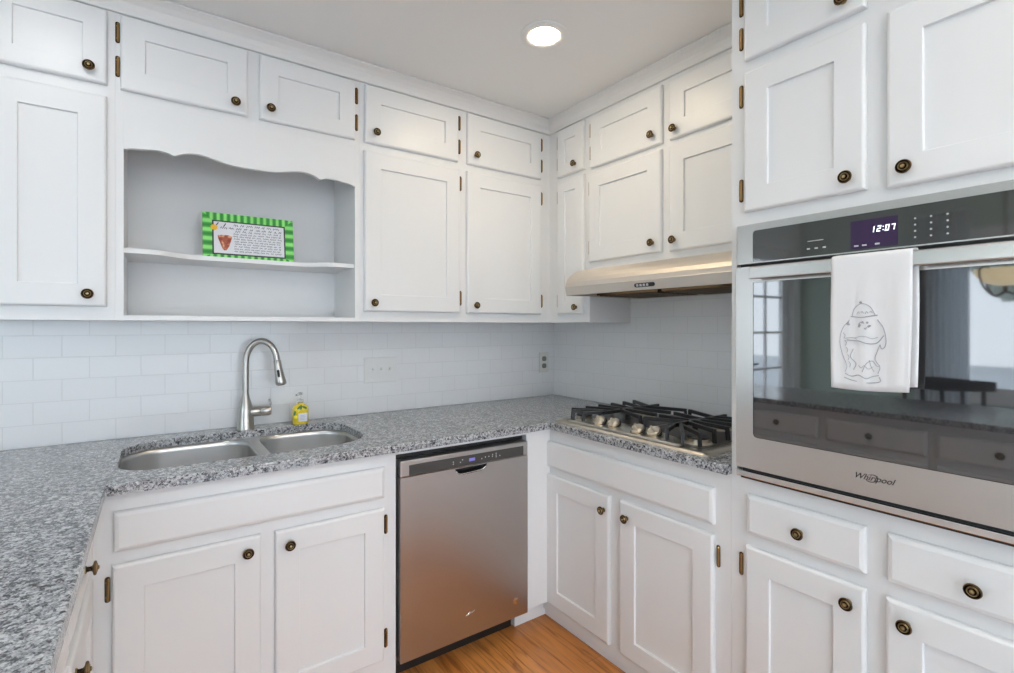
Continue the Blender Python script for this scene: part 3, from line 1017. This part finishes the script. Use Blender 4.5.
# dark burner wells
for y0, y1 in ((CY1 - .045, -1.085), (-1.095, CY0 + .045)):
    bm = B()
    a, b_ = min(y0, y1), max(y0, y1)
    if b_ > -1.0:
        o2 = [(-.10, a), (-.10, b_), (-.565, b_), (-.560, -.815), (-.50, -.865), (-.470, -.905), (-.450, -.98), (-.445, a)]
    else:
        o2 = [(-.10, b_), (-.10, a), (-.565, a), (-.560, -1.365), (-.50, -1.315), (-.470, -1.275), (-.450, -1.20), (-.445, b_)]
    prism(bm, o2, [], .8706, .8716)
    obj('burner_well', bm, M['dark_grey'], c)


def burner(x, y, r):
    bm = B()
    lathe(bm, (x, y, .8717), (0, 0, 1), [(r * 1.25, 0), (r * 1.2, .004), (r, .005), (r, .017), (r * .96, .018)], 28)
    bn = obj('burner', bm, M['cook_steel'], c, smooth=True, angle=40)
    bm = B()
    lathe(bm, (x, y, .8895), (0, 0, 1), [(r * .98, 0), (r * 1.0, .004), (r * .9, .008), (0, .009)], 28)
    obj('burner_cap', bm, M['iron'], bn, smooth=True, angle=40)


for x, y, r in ((-.50, -.800, .036), (-.20, -.895, .045), (-.485, -1.380, .040), (-.20, -1.285, .038)):
    burner(x, y, r)
GZ = .916


def finger(bm, p, q, foot=True):
    """flat cast bar from hub p to tip q with a foot turned down at the tip"""
    p, q = Vector((*p, GZ)), Vector((*q, GZ))
    dd = (q - p).normalized()
    bar(bm, p, q, .012, .014)
    if foot:
        f0 = q - dd * .002
        bar(bm, f0 + Vector((0, 0, .006)), Vector((f0.x + dd.x * .004, f0.y + dd.y * .004, .8718)), .011, .012, up=(dd.x, dd.y, .01))


def grate(yc, s):
    """s=+1 grate beside the corner, -1 grate beside the oven"""
    bm = B()
    ya, yb = yc + s * .155, yc - s * .165          # outer and inner ends
    bar(bm, (-.500, yc, GZ), (-.120, yc, GZ), .013, .014)
    lathe(bm, (-.335, yc, GZ - .007), (0, 0, 1), [(.024, 0), (.024, .013), (.016, .015)], 16)
    lathe(bm, (-.335, yc, .8718), (0, 0, 1), [(.012, 0), (.012, .040)], 10)
    for xo, xi in ((-.535, -.44), (-.445, -.38), (-.360, -.345), (-.275, -.305), (-.190, -.245), (-.115, -.19)):
        finger(bm, (xi, yc), (xo, ya))
    for xo, xi in ((-.445, -.38), (-.345, -.34), (-.245, -.28), (-.135, -.20)):
        finger(bm, (xi, yc), (xo, yb), foot=xo in (-.445, -.135))
    finger(bm, (-.47, yc), (-.572, yc + s * .045))
    finger(bm, (-.43, yc), (-.570, yc + s * .110))
    obj('grate', bm, M['iron'], c)


grate(-.915, 1)
grate(-1.265, -1)
KA = Vector((-.46, 0, .89)).normalized()
for x, y in ((-.556, -.952), (-.547, -1.024), (-.557, -1.160), (-.546, -1.230)):
    z = .883 + (x + .6) * .03
    bm = B()
    lathe(bm, Vector((x + .006, y, z - .004)), KA, [(.028, 0), (.0305, .007), (.0305, .0105), (.027, .0115)], 24)
    kb = obj('knob', bm, M['black'], c, smooth=True, angle=40)
    bm = B()
    lathe(bm, Vector((x + .006, y, z - .004)) + KA * .0095, KA, [(.0265, 0), (.0272, .011), (.0240, .014), (.0195, .009), (0, .008)], 24)
    u = Vector((0, 1, 0)).cross(KA).normalized() * .55 + Vector((0, .83, 0))
    pc_ = Vector((x + .006, y, z - .004)) + KA * .022
    bar(bm, pc_ - u * .024, pc_ + u * .024, .009, .016, up=KA)
    obj('knob_cap', bm, M['cook_steel'], kb, smooth=True, angle=35)

# ------------------------------------------------------------------ wall oven
def flat_text(body, size, shear=0.0, bold=0.0):
    cu = bpy.data.curves.new('t', 'FONT')
    cu.body = body; cu.size = size; cu.shear = shear; cu.offset = bold
    cu.align_x = 'CENTER'; cu.align_y = 'CENTER'
    to = bpy.data.objects.new('t', cu); COL.objects.link(to)
    bpy.context.view_layer.update()
    dg = bpy.context.evaluated_depsgraph_get()
    me = bpy.data.meshes.new_from_object(to.evaluated_get(dg))
    bm = B(); bm.from_mesh(me)
    bpy.data.objects.remove(to); bpy.data.meshes.remove(me); bpy.data.curves.remove(cu)
    return bm


def put_text(bm, f, u, z, w, sx=1.0):
    for v in bm.verts: v.co = f(u + v.co.x * sx, z + v.co.y, w)
    return bm


OY0, OY1 = 1.6215, 2.3555
c = thing('wall_oven', (-.30, -1.99, .83), 'stainless built-in wall oven with black glass door', 'oven')
obj('oven_box', BR.box(B(), 1.6225, 2.354, .8305, 1.6105, -.585, -.001), M['black'], c)
bm = B()
prism(bm, [(OY0, 1.488), (OY1, 1.488), (OY1, 1.607), (OY0, 1.607)], [rrect(1.671, 2.306, 1.4915, 1.586, [.010, .010, .001, .001], 4)], .001, .028, lambda a, b, cc: BR(a, b, cc))
tp = obj('control_trim', bm, M['steel'], c)
cpn = obj('control_panel', BR.box(B(), 1.6712, 2.3058, 1.492, 1.5858, .0015, .0265), M['panel_glass'], c)
obj('display', BR.box(B(), 1.931, 2.032, 1.497, 1.569, .0262, .0272), M['purple'], cpn)
# seven-segment clock 12:07
SEG = {'1': 'bc', '2': 'abged', '0': 'abcdef', '7': 'abc'}
bm = B()
def segs(ch, u, z, h):
    w = h * .52; t = h * .13
    sk = lambda a, b: (u + a + b * .16, z + b)
    R_ = {'a': (0, h - t, w, h), 'g': (0, h / 2 - t / 2, w, h / 2 + t / 2), 'd': (0, 0, w, t), 'f': (0, h / 2, t, h), 'b': (w - t, h / 2, w, h), 'e': (0, 0, t, h / 2), 'c': (w - t, 0, w, h / 2)}
    for s in SEG[ch]:
        a0, b0, a1, b1 = R_[s]
        q = [sk(a0, b0), sk(a1, b0), sk(a1, b1), sk(a0, b1)]
        loops(bm, [[BR(a, b, .0270) for a, b in q], [BR(a, b, .0282) for a, b in q]])
for ch, u in (('1', 1.976), ('2', 1.9895), ('0', 2.007), ('7', 2.019)):
    segs(ch, u - .001, 1.535, .0145)
for z in (1.537, 1.545):
    BR.box(bm, 2.0015, 2.0037, z, z + .0022, .0270, .0282)
obj('clock_digits', bm, M['digit'], cpn)
bm = B()
for k in range(3):
    for j in range(4):
        lathe(bm, BR(2.066 + k * .030, 1.510 + j * .015, .0263), (-1, 0, 0), [(.0022, 0), (.0022, .0005)], 8)
obj('keypad_print', bm, M['icon'], cpn)
bm = B()
for k in range(3):
    BR.box(bm, 1.824 + k * .020, 1.832 + k * .020, 1.510, 1.514, .0263, .0268)
BR.box(bm, 1.826, 1.866, 1.532, 1.534, .0263, .0268)
obj('mode_print', bm, M['icon'], cpn)
bm = B()
for u in (1.939, 1.957, 1.985): BR.box(bm, u, u + .010, 1.503, 1.507, .0270, .0276)
obj('display_print', bm, M['icon'], cpn)
obj('vent_gap', BR.box(B(), 1.624, 2.353, 1.480, 1.4875, .001, .012), M['black'], c)
# door
bm = B()
prism(bm, [(OY0, .8680), (OY1, .8680), (OY1, 1.4785), (OY0, 1.4785)], [rrect(1.675, 2.302, .965, 1.430, [.002, .002, .012, .012], 4)], .004, .034, lambda a, b, cc: BR(a, b, cc))
od = obj('oven_door', bm, M['steel'], c)
obj('door_glass', BR.box(B(), 1.676, 2.301, .966, 1.429, .006, .0325), M['black_glass'], od)
bm = B()
BR.box(bm, 1.684, 2.294, 1.4365, 1.4735, .062, .077, .004)
for u in (1.690, 2.270): BR.box(bm, u, u + .018, 1.442, 1.468, .0335, .063, .002)
obj('handle', bm, M['steel'], od)
lg = put_text(flat_text('Whirlpool', .0205, .42, .0002), BR, 1.983, .917, .0345)
for v in lg.verts: v.co = v.co
obj('lettering', lg, M['logo'], od)
bm = B()
ring = [BR(1.980 + .0125 * math.cos(t) + .003 * math.sin(t), .9165 + .0095 * math.sin(t), .0346) for t in [math.radians(205 + i * 12) for i in range(26)]]
tube(bm, ring, [.0004 + .0008 * math.sin(math.pi * i / 25) for i in range(26)], 6)
obj('logo_swirl', bm, M['logo'], od)
bm = B()
BR.box(bm, 1.630, 2.350, .8320, .8385, .001, .022, .001)
obj('lower_seal', bm, M['black'], c)
bm = B()
BR.box(bm, OY0, OY1, .8395, .8570, .001, .032, .002)
obj('lower_trim', bm, M['chrome'], c)
obj('lower_gap', BR.box(B(), 1.640, 2.350, .8575, .8675, .001, .018), M['black'], c)

# ------------------------------------------------------------------ towel on the oven handle
WH = .077
path = [(.082, 1.144), (.0815, 1.20), (.081, 1.28), (.0805, 1.36), (.0800, 1.44), (.0795, 1.468), (.076, 1.4765), (.070, 1.4785), (.063, 1.4765), (.0595, 1.468), (.0585, 1.43), (.058, 1.36), (.0578, 1.28), (.0575, 1.20), (.0573, 1.155)]
path = spline([(a, b, 0) for a, b in path], 3)
bm = B()
nu = 24
grid = []
for i, p in enumerate(path):
    t = i / (len(path) - 1)
    row = []
    backness = min(1, max(0, (t - .42) / .12))
    u0 = 1.911 + .022 * backness
    u1 = 2.073 + .006 * backness
    drop = max(0, 1.45 - p.y)
    for k in range(nu + 1):
        s = k / nu
        u = u0 + (u1 - u0) * s + .004 * math.sin(drop * 7 + 1) * (s - .5) * 2 - .006 * drop * (1 if backness < .5 else 0)
        wav = .0022 * math.sin(s * 9 + drop * 3) * min(1, drop * 8) + .0012 * math.sin(s * 21 + 2)* min(1, drop * 6)
        sgn = 1 if backness < .5 else -.35
        z = p.y - (.004 * math.sin(s * 3 + .5) if drop > .28 else 0)
        row.append(bm.verts.new(BR(u, z, p.x + abs(wav) * sgn)))
    grid.append(row)
for a, b_ in zip(grid, grid[1:]):
    for k in range(nu): bm.faces.new((a[k], a[k + 1], b_[k + 1], b_[k]))
o = obj('dish_towel', bm, M['cloth'], at=BR(1.99, 1.478, .07), smooth=True)
tag(o, 'white dish towel printed with a grey figure hanging on the oven handle', 'towel')
sm = o.modifiers.new('thickness', 'SOLIDIFY'); sm.thickness = .0016; sm.offset = 0


def stroke(bm, pts, r=.0011):
    p3 = []
    for a, b in pts:
        s = (a - 1.906) / .167; drop = 1.45 - b
        wav = abs(.0022 * math.sin(s * 9 + drop * 3) * min(1, drop * 8) + .0012 * math.sin(s * 21 + 2) * min(1, drop * 6))
        p3.append(BR(a, b, .0826 + wav))
    tube(bm, spline(p3, 4), r, 5)


bm = B()
U, V = 1.980, 1.262           # middle of the figure
K = lambda *q: [(U + a * .001, V + b * .001) for a, b in q]
stroke(bm, K((-24, 62), (-20, 80), (-4, 92), (14, 84), (24, 64)), .0007)             # cap
stroke(bm, K((-27, 61), (-6, 58), (10, 60), (29, 63)), .0012)
for q in ((-6, 94), (-8, 38), (13, 36)):
    stroke(bm, K((q[0] - 2, q[1]), (q[0], q[1] + 2), (q[0] + 2, q[1])), .0017)       # bobble and eyes
for q in ((-9, 36), (11, 36), (-2, 46), (8, 45), (-6, 95)):
    lathe(bm, BR(U + q[0] * .001, V + q[1] * .001, .0826 + abs(.0012)), (-1, 0, 0), [(.0028, 0), (.0028, .0008)], 10)
for kk in range(5):
    stroke(bm, K((-44 + kk * 3, 20 - kk * 18), (-40 + kk * 3, 14 - kk * 18), (-42 + kk * 3, 6 - kk * 18)), .0006)
for kk in range(4):
    stroke(bm, K((-14 + kk * 9, 66 + kk % 2 * 4), (-11 + kk * 9, 72), (-8 + kk * 9, 68)), .0006)
stroke(bm, K((-32, 48), (-36, 42), (-30, 40), (-33, 46)), .0011)
stroke(bm, K((-18, 8), (0, 12), (18, 6), (30, 10)), .0006)
stroke(bm, K((-10, -60), (-4, -66), (2, -60), (10, -68), (20, -62)), .0006)
stroke(bm, K((-10, 42), (-4, 46), (2, 43)), .0010); stroke(bm, K((2, 32), (5, 29), (7, 34)), .0010)
stroke(bm, K((-30, 52), (-46, 30), (-52, -2), (-46, -34), (-36, -62), (-40, -78)), .0006)   # body left
stroke(bm, K((29, 52), (40, 34), (46, 10), (45, -10), (38, -18), (34, -8)), .0010)   # arm right
stroke(bm, K((-36, 2), (-10, 0), (8, -6), (28, -4), (42, 14)), .0012)                # scarf
stroke(bm, K((-40, 6), (-24, 8), (-14, 4)), .0007)
stroke(bm, K((34, -8), (28, -26), (24, -44), (34, -62), (30, -78)), .0008)           # body right
stroke(bm, K((-22, -20), (-28, -40), (-16, -56), (-22, -72)), .0008)
stroke(bm, K((-2, -76), (6, -56), (18, -48), (28, -60), (34, -58)), .0008)
stroke(bm, K((12, -46), (16, -62), (22, -74)), .0007)
stroke(bm, K((-40, -82), (-26, -88), (-10, -84), (6, -92), (18, -86), (32, -82)), .0011)
stroke(bm, K((-42, -92), (-20, -99), (10, -102), (34, -97), (33, -86)), .0012)
obj('figure_print', bm, M['towel_ink'], o)

# ------------------------------------------------------------------ wall plates
c = thing('switch_plate', (-1.166, -.001, 1.077), 'white triple light switch plate on the tiled back wall', 'switch')
bm = box(B(), (-1.255, -.0005, 1.012), (-1.077, -.0065, 1.140), .003)
obj('plate', bm, M['white_plastic'], c)
for k in range(3):
    x = -1.212 + k * .046
    bm = box(B(), (x - .006, -.0062, 1.064), (x + .006, -.0085, 1.088), .001)
    bar(bm, (x, -.008, 1.078), (x, -.017, 1.084), .006, .008)
    obj('toggle', bm, M['white_plastic'], c)
c = thing('wall_outlet', (-.088, -.001, 1.07), 'almond duplex power outlet by the tiled corner', 'outlet')
bm = box(B(), (-.127, -.0005, 1.006), (-.050, -.006, 1.135), .003)
obj('plate', bm, M['almond'], c)
for z in (1.048, 1.093):
    bm = B()
    pl = rrect(-.105, -.072, z - .015, z + .015, .011, 5)
    loops(bm, [[(a, -.0058, b) for a, b in pl], [(a, -.0085, b) for a, b in pl]])
    s = obj('socket', bm, M['grey_plastic'], c)

# ------------------------------------------------------------------ green sign on the shelf
c = thing('sign', (-1.79, -.15, 1.570), 'green striped sign with handwritten text leaning on the open shelf', 'sign')
SW, SH, TILT = .338, .188, math.radians(9)
s0 = Vector((-1.792, -.165, 1.5705))
su, sv = Vector((1, -.02, 0)).normalized(), Vector((0, math.sin(TILT), math.cos(TILT)))
sn = su.cross(sv)
SP = lambda a, b, w=0: s0 + su * a + sv * b + sn * w
obj('backing', loops(bm := B(), [[SP(a, b, w) for a, b in ((-SW / 2, 0), (SW / 2, 0), (SW / 2, SH), (-SW / 2, SH))] for w in (0, .010)]) and bm, M['black'], c)
bm = B()
uvl = bm.loops.layers.uv.new('UVMap')
ix0, ix1, iy0, iy1 = -SW / 2 + .034, SW / 2 - .034, .016, SH - .032
def quad(pts, w, uvs):
    f = bm.faces.new([bm.verts.new(SP(a, b, w)) for a, b in pts])
    for lp, t in zip(f.loops, uvs): lp[uvl].uv = t
O = [(-SW / 2, 0), (SW / 2, 0), (SW / 2, SH), (-SW / 2, SH)]
I = [(ix0, iy0), (ix1, iy0), (ix1, iy1), (ix0, iy1)]
nb = (13, 5)
for e in range(4):
    a, b_, i1, i0 = O[e], O[(e + 1) % 4], I[(e + 1) % 4], I[e]
    n_, m_ = nb[e % 2], 26
    L = lambda p, q, t: (p[0] + (q[0] - p[0]) * t, p[1] + (q[1] - p[1]) * t)
    for k in range(m_):
        t0, t1 = k / m_, (k + 1) / m_
        pts_ = [L(a, b_, t0), L(a, b_, t1), L(i0, i1, t1), L(i0, i1, t0)]
        quad(pts_, .0122, [((p_[0] + SW / 2) / .0245 if e % 2 == 0 else (p_[1] + .004) / .037, 0) for p_ in pts_])
bmesh.ops.remove_doubles(bm, verts=bm.verts, dist=1e-6)
r = bmesh.ops.solidify(bm, geom=bm.faces[:], thickness=.0018)
obj('striped_border', bm, M['stripes'], c)
bm = B()
loops(bm, [[SP(a, b, w) for a, b in ((ix0 - .001, iy0 - .001), (ix1 + .001, iy0 - .001), (ix1 + .001, iy1 + .001), (ix0 - .001, iy1 + .001))] for w in (.0105, .0128)])
obj('black_border', bm, M['ink'], c)
bm = B()
g = .0045
loops(bm, [[SP(a, b, w) for a, b in ((ix0 + g, iy0 + g), (ix1 - g, iy0 + g), (ix1 - g, iy1 - g), (ix0 + g, iy1 - g))] for w in (.0125, .0134)])
obj('text_panel', bm, M['label_paper'], c)
bm = B()
rnd = random.Random(3)
def scribble(a0, a1, b, h, r):
    a = a0
    while a < a1 - .004:
        ln = rnd.uniform(.010, .026)
        pts = []
        k = 0
        while k * h * .42 < ln and a + k * h * .42 < a1:
            pts.append(SP(a + k * h * .42 + rnd.uniform(-.1, .1) * h, b + (h * rnd.uniform(.25, .55) if k % 2 else -h * rnd.uniform(.15, .5)), .0137))
            k += 1
        if len(pts) > 1: tube(bm, pts, r, 4)
        a += ln + h * .8
px0, px1 = ix0 + .010, ix1 - .008
scribble(px0 + .004, px0 + .062, iy1 - .016, .017, .0022)
scribble(px0 + .066, px1 - .010, iy1 - .015, .009, .0014)
scribble(px0 + .018, px1 - .004, iy1 - .029, .009, .0016)
scribble(px0 + .072, px1 - .006, iy1 - .041, .008, .0012)
for k in range(8):
    scribble(px0 + .064 + rnd.uniform(0, .006), px1 - rnd.uniform(0, .010), iy1 - .052 - k * .0104, .0062, .0011)
obj('handwriting', bm, M['ink'], c)
bm = B()
wd = [(-.026, .028), (-.010, .031), (.012, .031), (.026, .026), (.022, .010), (.014, -.016), (.006, -.031), (-.002, -.034), (-.009, -.028), (-.016, -.008), (-.024, .014)]
wc = (px0 + .034, iy0 + .050)
loops(bm, [[SP(wc[0] + a, wc[1] + b, w) for a, b in wd] for w in (.0132, .0144)])
obj('wedge_drawing', bm, M['wedge'], c)
bm = B()
st = []
for k in range(20):
    a = 2 * math.pi * k / 20; rr = .0135 if k % 2 else .0105
    st.append((ix0 + .006 + rr * math.cos(a), iy1 - .030 + rr * math.sin(a)))
loops(bm, [[SP(a, b, w) for a, b in st] for w in (.0132, .0148)])
obj('sun_drawing', bm, M['orange'], c)

# ------------------------------------------------------------------ recessed ceiling lights
def downlight(x, y, label, glow='lamp_glow_cool'):
    c = thing('ceiling_light', (x, y, CEIL), label, 'ceiling light')
    bm = B()
    lathe(bm, (x, y, CEIL - .0002), (0, 0, -1), [(.094, 0), (.094, .003), (.088, .006), (.068, .0070), (.0585, .004), (.0585, .0008)], 40)
    obj('trim_ring', bm, M['ceiling'], c, smooth=True, angle=40)
    bm = B()
    lathe(bm, (x, y, CEIL - .0010), (0, 0, -1), [(.0580, 0), (.0580, .004), (.045, .007), (0, .009)], 40)
    obj('lamp_lens', bm, M[glow], c, smooth=True, angle=40)


downlight(-.868, -.958, 'lit recessed ceiling light in view above the kitchen floor', 'lamp_glow')
downlight(-2.46, -.93, 'lit recessed ceiling light above the peninsula corner, outside the picture')
downlight(-2.15, -3.0, 'lit recessed ceiling light behind the camera')

# ------------------------------------------------------------------ added fill lamp behind the camera, bounced off the ceiling
lx, ly, lz = -1.45, -4.35, .60
c = thing('fill_lamp', (lx, ly, FLOOR), 'added bronze fill lamp behind the camera, bouncing light off the ceiling', 'lamp')
bm = B()
lathe(bm, (lx, ly, FLOOR), (0, 0, 1), [(.13, 0), (.13, .012), (.04, .03), (.012, .05), (.012, .06)], 28)
obj('base', bm, M['bronze_dark'], c, smooth=True, angle=40)
bm = B()
tube(bm, [(lx, ly, FLOOR + .05), (lx, ly, lz - .10)], .011, 12)
obj('pole', bm, M['bronze_dark'], c, smooth=True)
bm = B()
lathe(bm, (lx, ly, lz - .12), (0, 0, 1), [(.02, 0), (.06, .02), (.11, .06), (.145, .115), (.142, .115), (.105, .064), (.055, .028), (0, .024)], 32)
obj('lamp_shade', bm, M['white_plastic'], c, smooth=True, angle=50)
bm = B()
lathe(bm, (lx, ly, lz - .096), (0, 0, 1), [(.018, 0), (.018, .03), (.03, .05), (.025, .075), (0, .085)], 16)
obj('bulb', bm, M['cream_glass'], c, smooth=True)
ld = bpy.data.lights.new('fill_lamp_beam', 'SPOT')
ld.energy = FILL_UPLIGHT; ld.color = (1.0, .96, .90); ld.spot_size = math.radians(60); ld.spot_blend = 1.0; ld.shadow_soft_size = .06
lo = bpy.data.objects.new('fill_lamp_beam', ld)
COL.objects.link(lo); lo.location = (lx, ly, lz + .06 + ZO); lo.rotation_euler = (Vector((-1.25, -3.42, CEIL)) - Vector((lx, ly, lz + .06))).to_track_quat('-Z', 'Y').to_euler()

# ------------------------------------------------------------------ dining side of the room, mirrored in the oven glass
tag(obj('bounce_rug', box(B(), (-2.0, -4.9, FLOOR + .0005), (-.75, -2.1, FLOOR + .010), .004), plain('pale_blue_grey_bounce_rug', (.55, .60, .66), .95), at=(-1.4, -3.5, FLOOR)), 'added unseen pale blue-grey runner behind the camera, cools the bounce light', 'bounce_rug')  # both rugs added to cool the light bounced off the floor
tag(obj('bounce_rug', box(B(), (-4.5, -4.6, FLOOR + .0005), (-3.1, -.4, FLOOR + .010), .004), bpy.data.materials['pale_blue_grey_bounce_rug'], at=(-3.8, -2.5, FLOOR)), 'added pale blue-grey carpet under the dining chair, cools the bounce light', 'bounce_rug')
c = thing('pendant_lamp', (-4.0, -1.60, CEIL), 'cream glass pendant lamp on scrolled iron, mirrored in the oven glass', 'lamp')
px, py, pz = -4.0, -1.62, 1.70
bm = B()
lathe(bm, (px, py, pz), (0, 0, -1), [(.16, 0), (.165, .01), (.15, .05), (.11, .09), (.05, .115), (0, .12), ], 28)
obj('glass_bowl', bm, M['cream_glass'], c, smooth=True, angle=50)
bm = B()
lathe(bm, (px, py, CEIL - .0005), (0, 0, -1), [(.06, 0), (.06, .02), (.01, .03)], 20)
tube(bm, [(px, py, CEIL - .02), (px, py, pz - .01)], .008, 8)
for k in range(3):
    a = 2 * math.pi * k / 3 + .4
    ca, sa = math.cos(a), math.sin(a)
    tube(bm, spline([(px + r * ca, py + r * sa, z) for r, z in ((.0, pz - .16), (.10, pz - .19), (.2, pz - .12), (.23, pz - .02), (.17, pz + .02), (.15, pz - .02))], 5), .007, 8)
tube(bm, [(px, py, pz - .115), (px, py, pz - .17)], .012, 8)
obj('iron_scroll', bm, M['bronze_dark'], c, smooth=True)

c = thing('dining_chair', (-3.55, -1.45, FLOOR), 'dark wooden dining chair mirrored in the oven glass', 'chair')
qx, qy = -3.55, -1.45
bm = box(B(), (qx - .21, qy - .22, .385), (qx + .21, qy + .22, .415), .01)
obj('seat', bm, M['dark_wood'], c)
for sx in (-1, 1):
    for sy in (-1, 1):
        bm = B()
        tube(bm, [(qx + sx * .18, qy + sy * .19, FLOOR + .0105), (qx + sx * .17, qy + sy * .18, .39)], [.016, .021], 10)
        obj('leg', bm, M['dark_wood'], c, smooth=True, angle=40)
bm = B()
for y in (-.19, -.095, 0, .095, .19):
    tube(bm, [(qx + .19, qy + y, .41), (qx + .24, qy + y * 1.05, .90)], .012, 8)
obj('back_spindles', bm, M['dark_wood'], c, smooth=True)
bm = B()
rings = []
for k in range(13):
    y = -.25 + .5 * k / 12
    xx = qx + .255 - .05 * (y / .25) ** 2
    h = .045 - .015 * abs(y / .25)
    rings.append([(xx - .012, qy + y, .93 - h), (xx + .012, qy + y, .93 - h), (xx + .016, qy + y, .93 + h), (xx - .008, qy + y, .93 + h)])
loops(bm, rings)
obj('crest_rail', bm, M['dark_wood'], c)

bm = B()
rings = []
for k in range(61):
    y = -1.32 + .36 * k / 60
    x = RX0 + .07 + .022 * math.sin(k * .9)
    rings.append([(x, y, .02), (x + .003, y, .02), (x + .003, y, 2.24), (x, y, 2.24)])
loops(bm, rings)
o = obj('curtain', bm, M['curtain'], at=(RX0 + .07, -1.14, .02), smooth=True, angle=40)
tag(o, 'pleated white curtain beside the dining window, mirrored in the oven glass', 'curtain')

# ------------------------------------------------------------------ outdoors beyond the glass
struct('ground', box(B(), (-30, -30, -.6), (12, 22, -.5)), M['lawn'])


def tree(x, y, h, r, label):
    c = thing('tree', (x, y, -.5), label, 'tree')
    bm = B()
    tube(bm, [(x, y, -.5), (x + .05, y, h * .5), (x, y + .05, h * .8)], [.16, .11, .05], 10)
    obj('trunk', bm, M['bark'], c, smooth=True)
    bm = B()
    bmesh.ops.create_icosphere(bm, subdivisions=4, radius=r)
    for v in bm.verts:
        d = 1 + .35 * noise.noise(v.co * 1.1 + Vector((x, y, 0))) + .25 * noise.noise(v.co * 4.0)
        v.co = Vector((x, y, h * .8)) + v.co * d
    obj('crown', bm, M['foliage'], c)


tree(-24, -4.5, 4.6, 1.7, 'pale green tree outside the dining window, nearest to the house')
tree(-27, 1.5, 5.4, 2.0, 'pale green tree outside the dining window, behind the nearest one')
tree(-26, -10.0, 5.2, 2.1, 'pale green tree on the lawn beyond the dining window, farthest along')
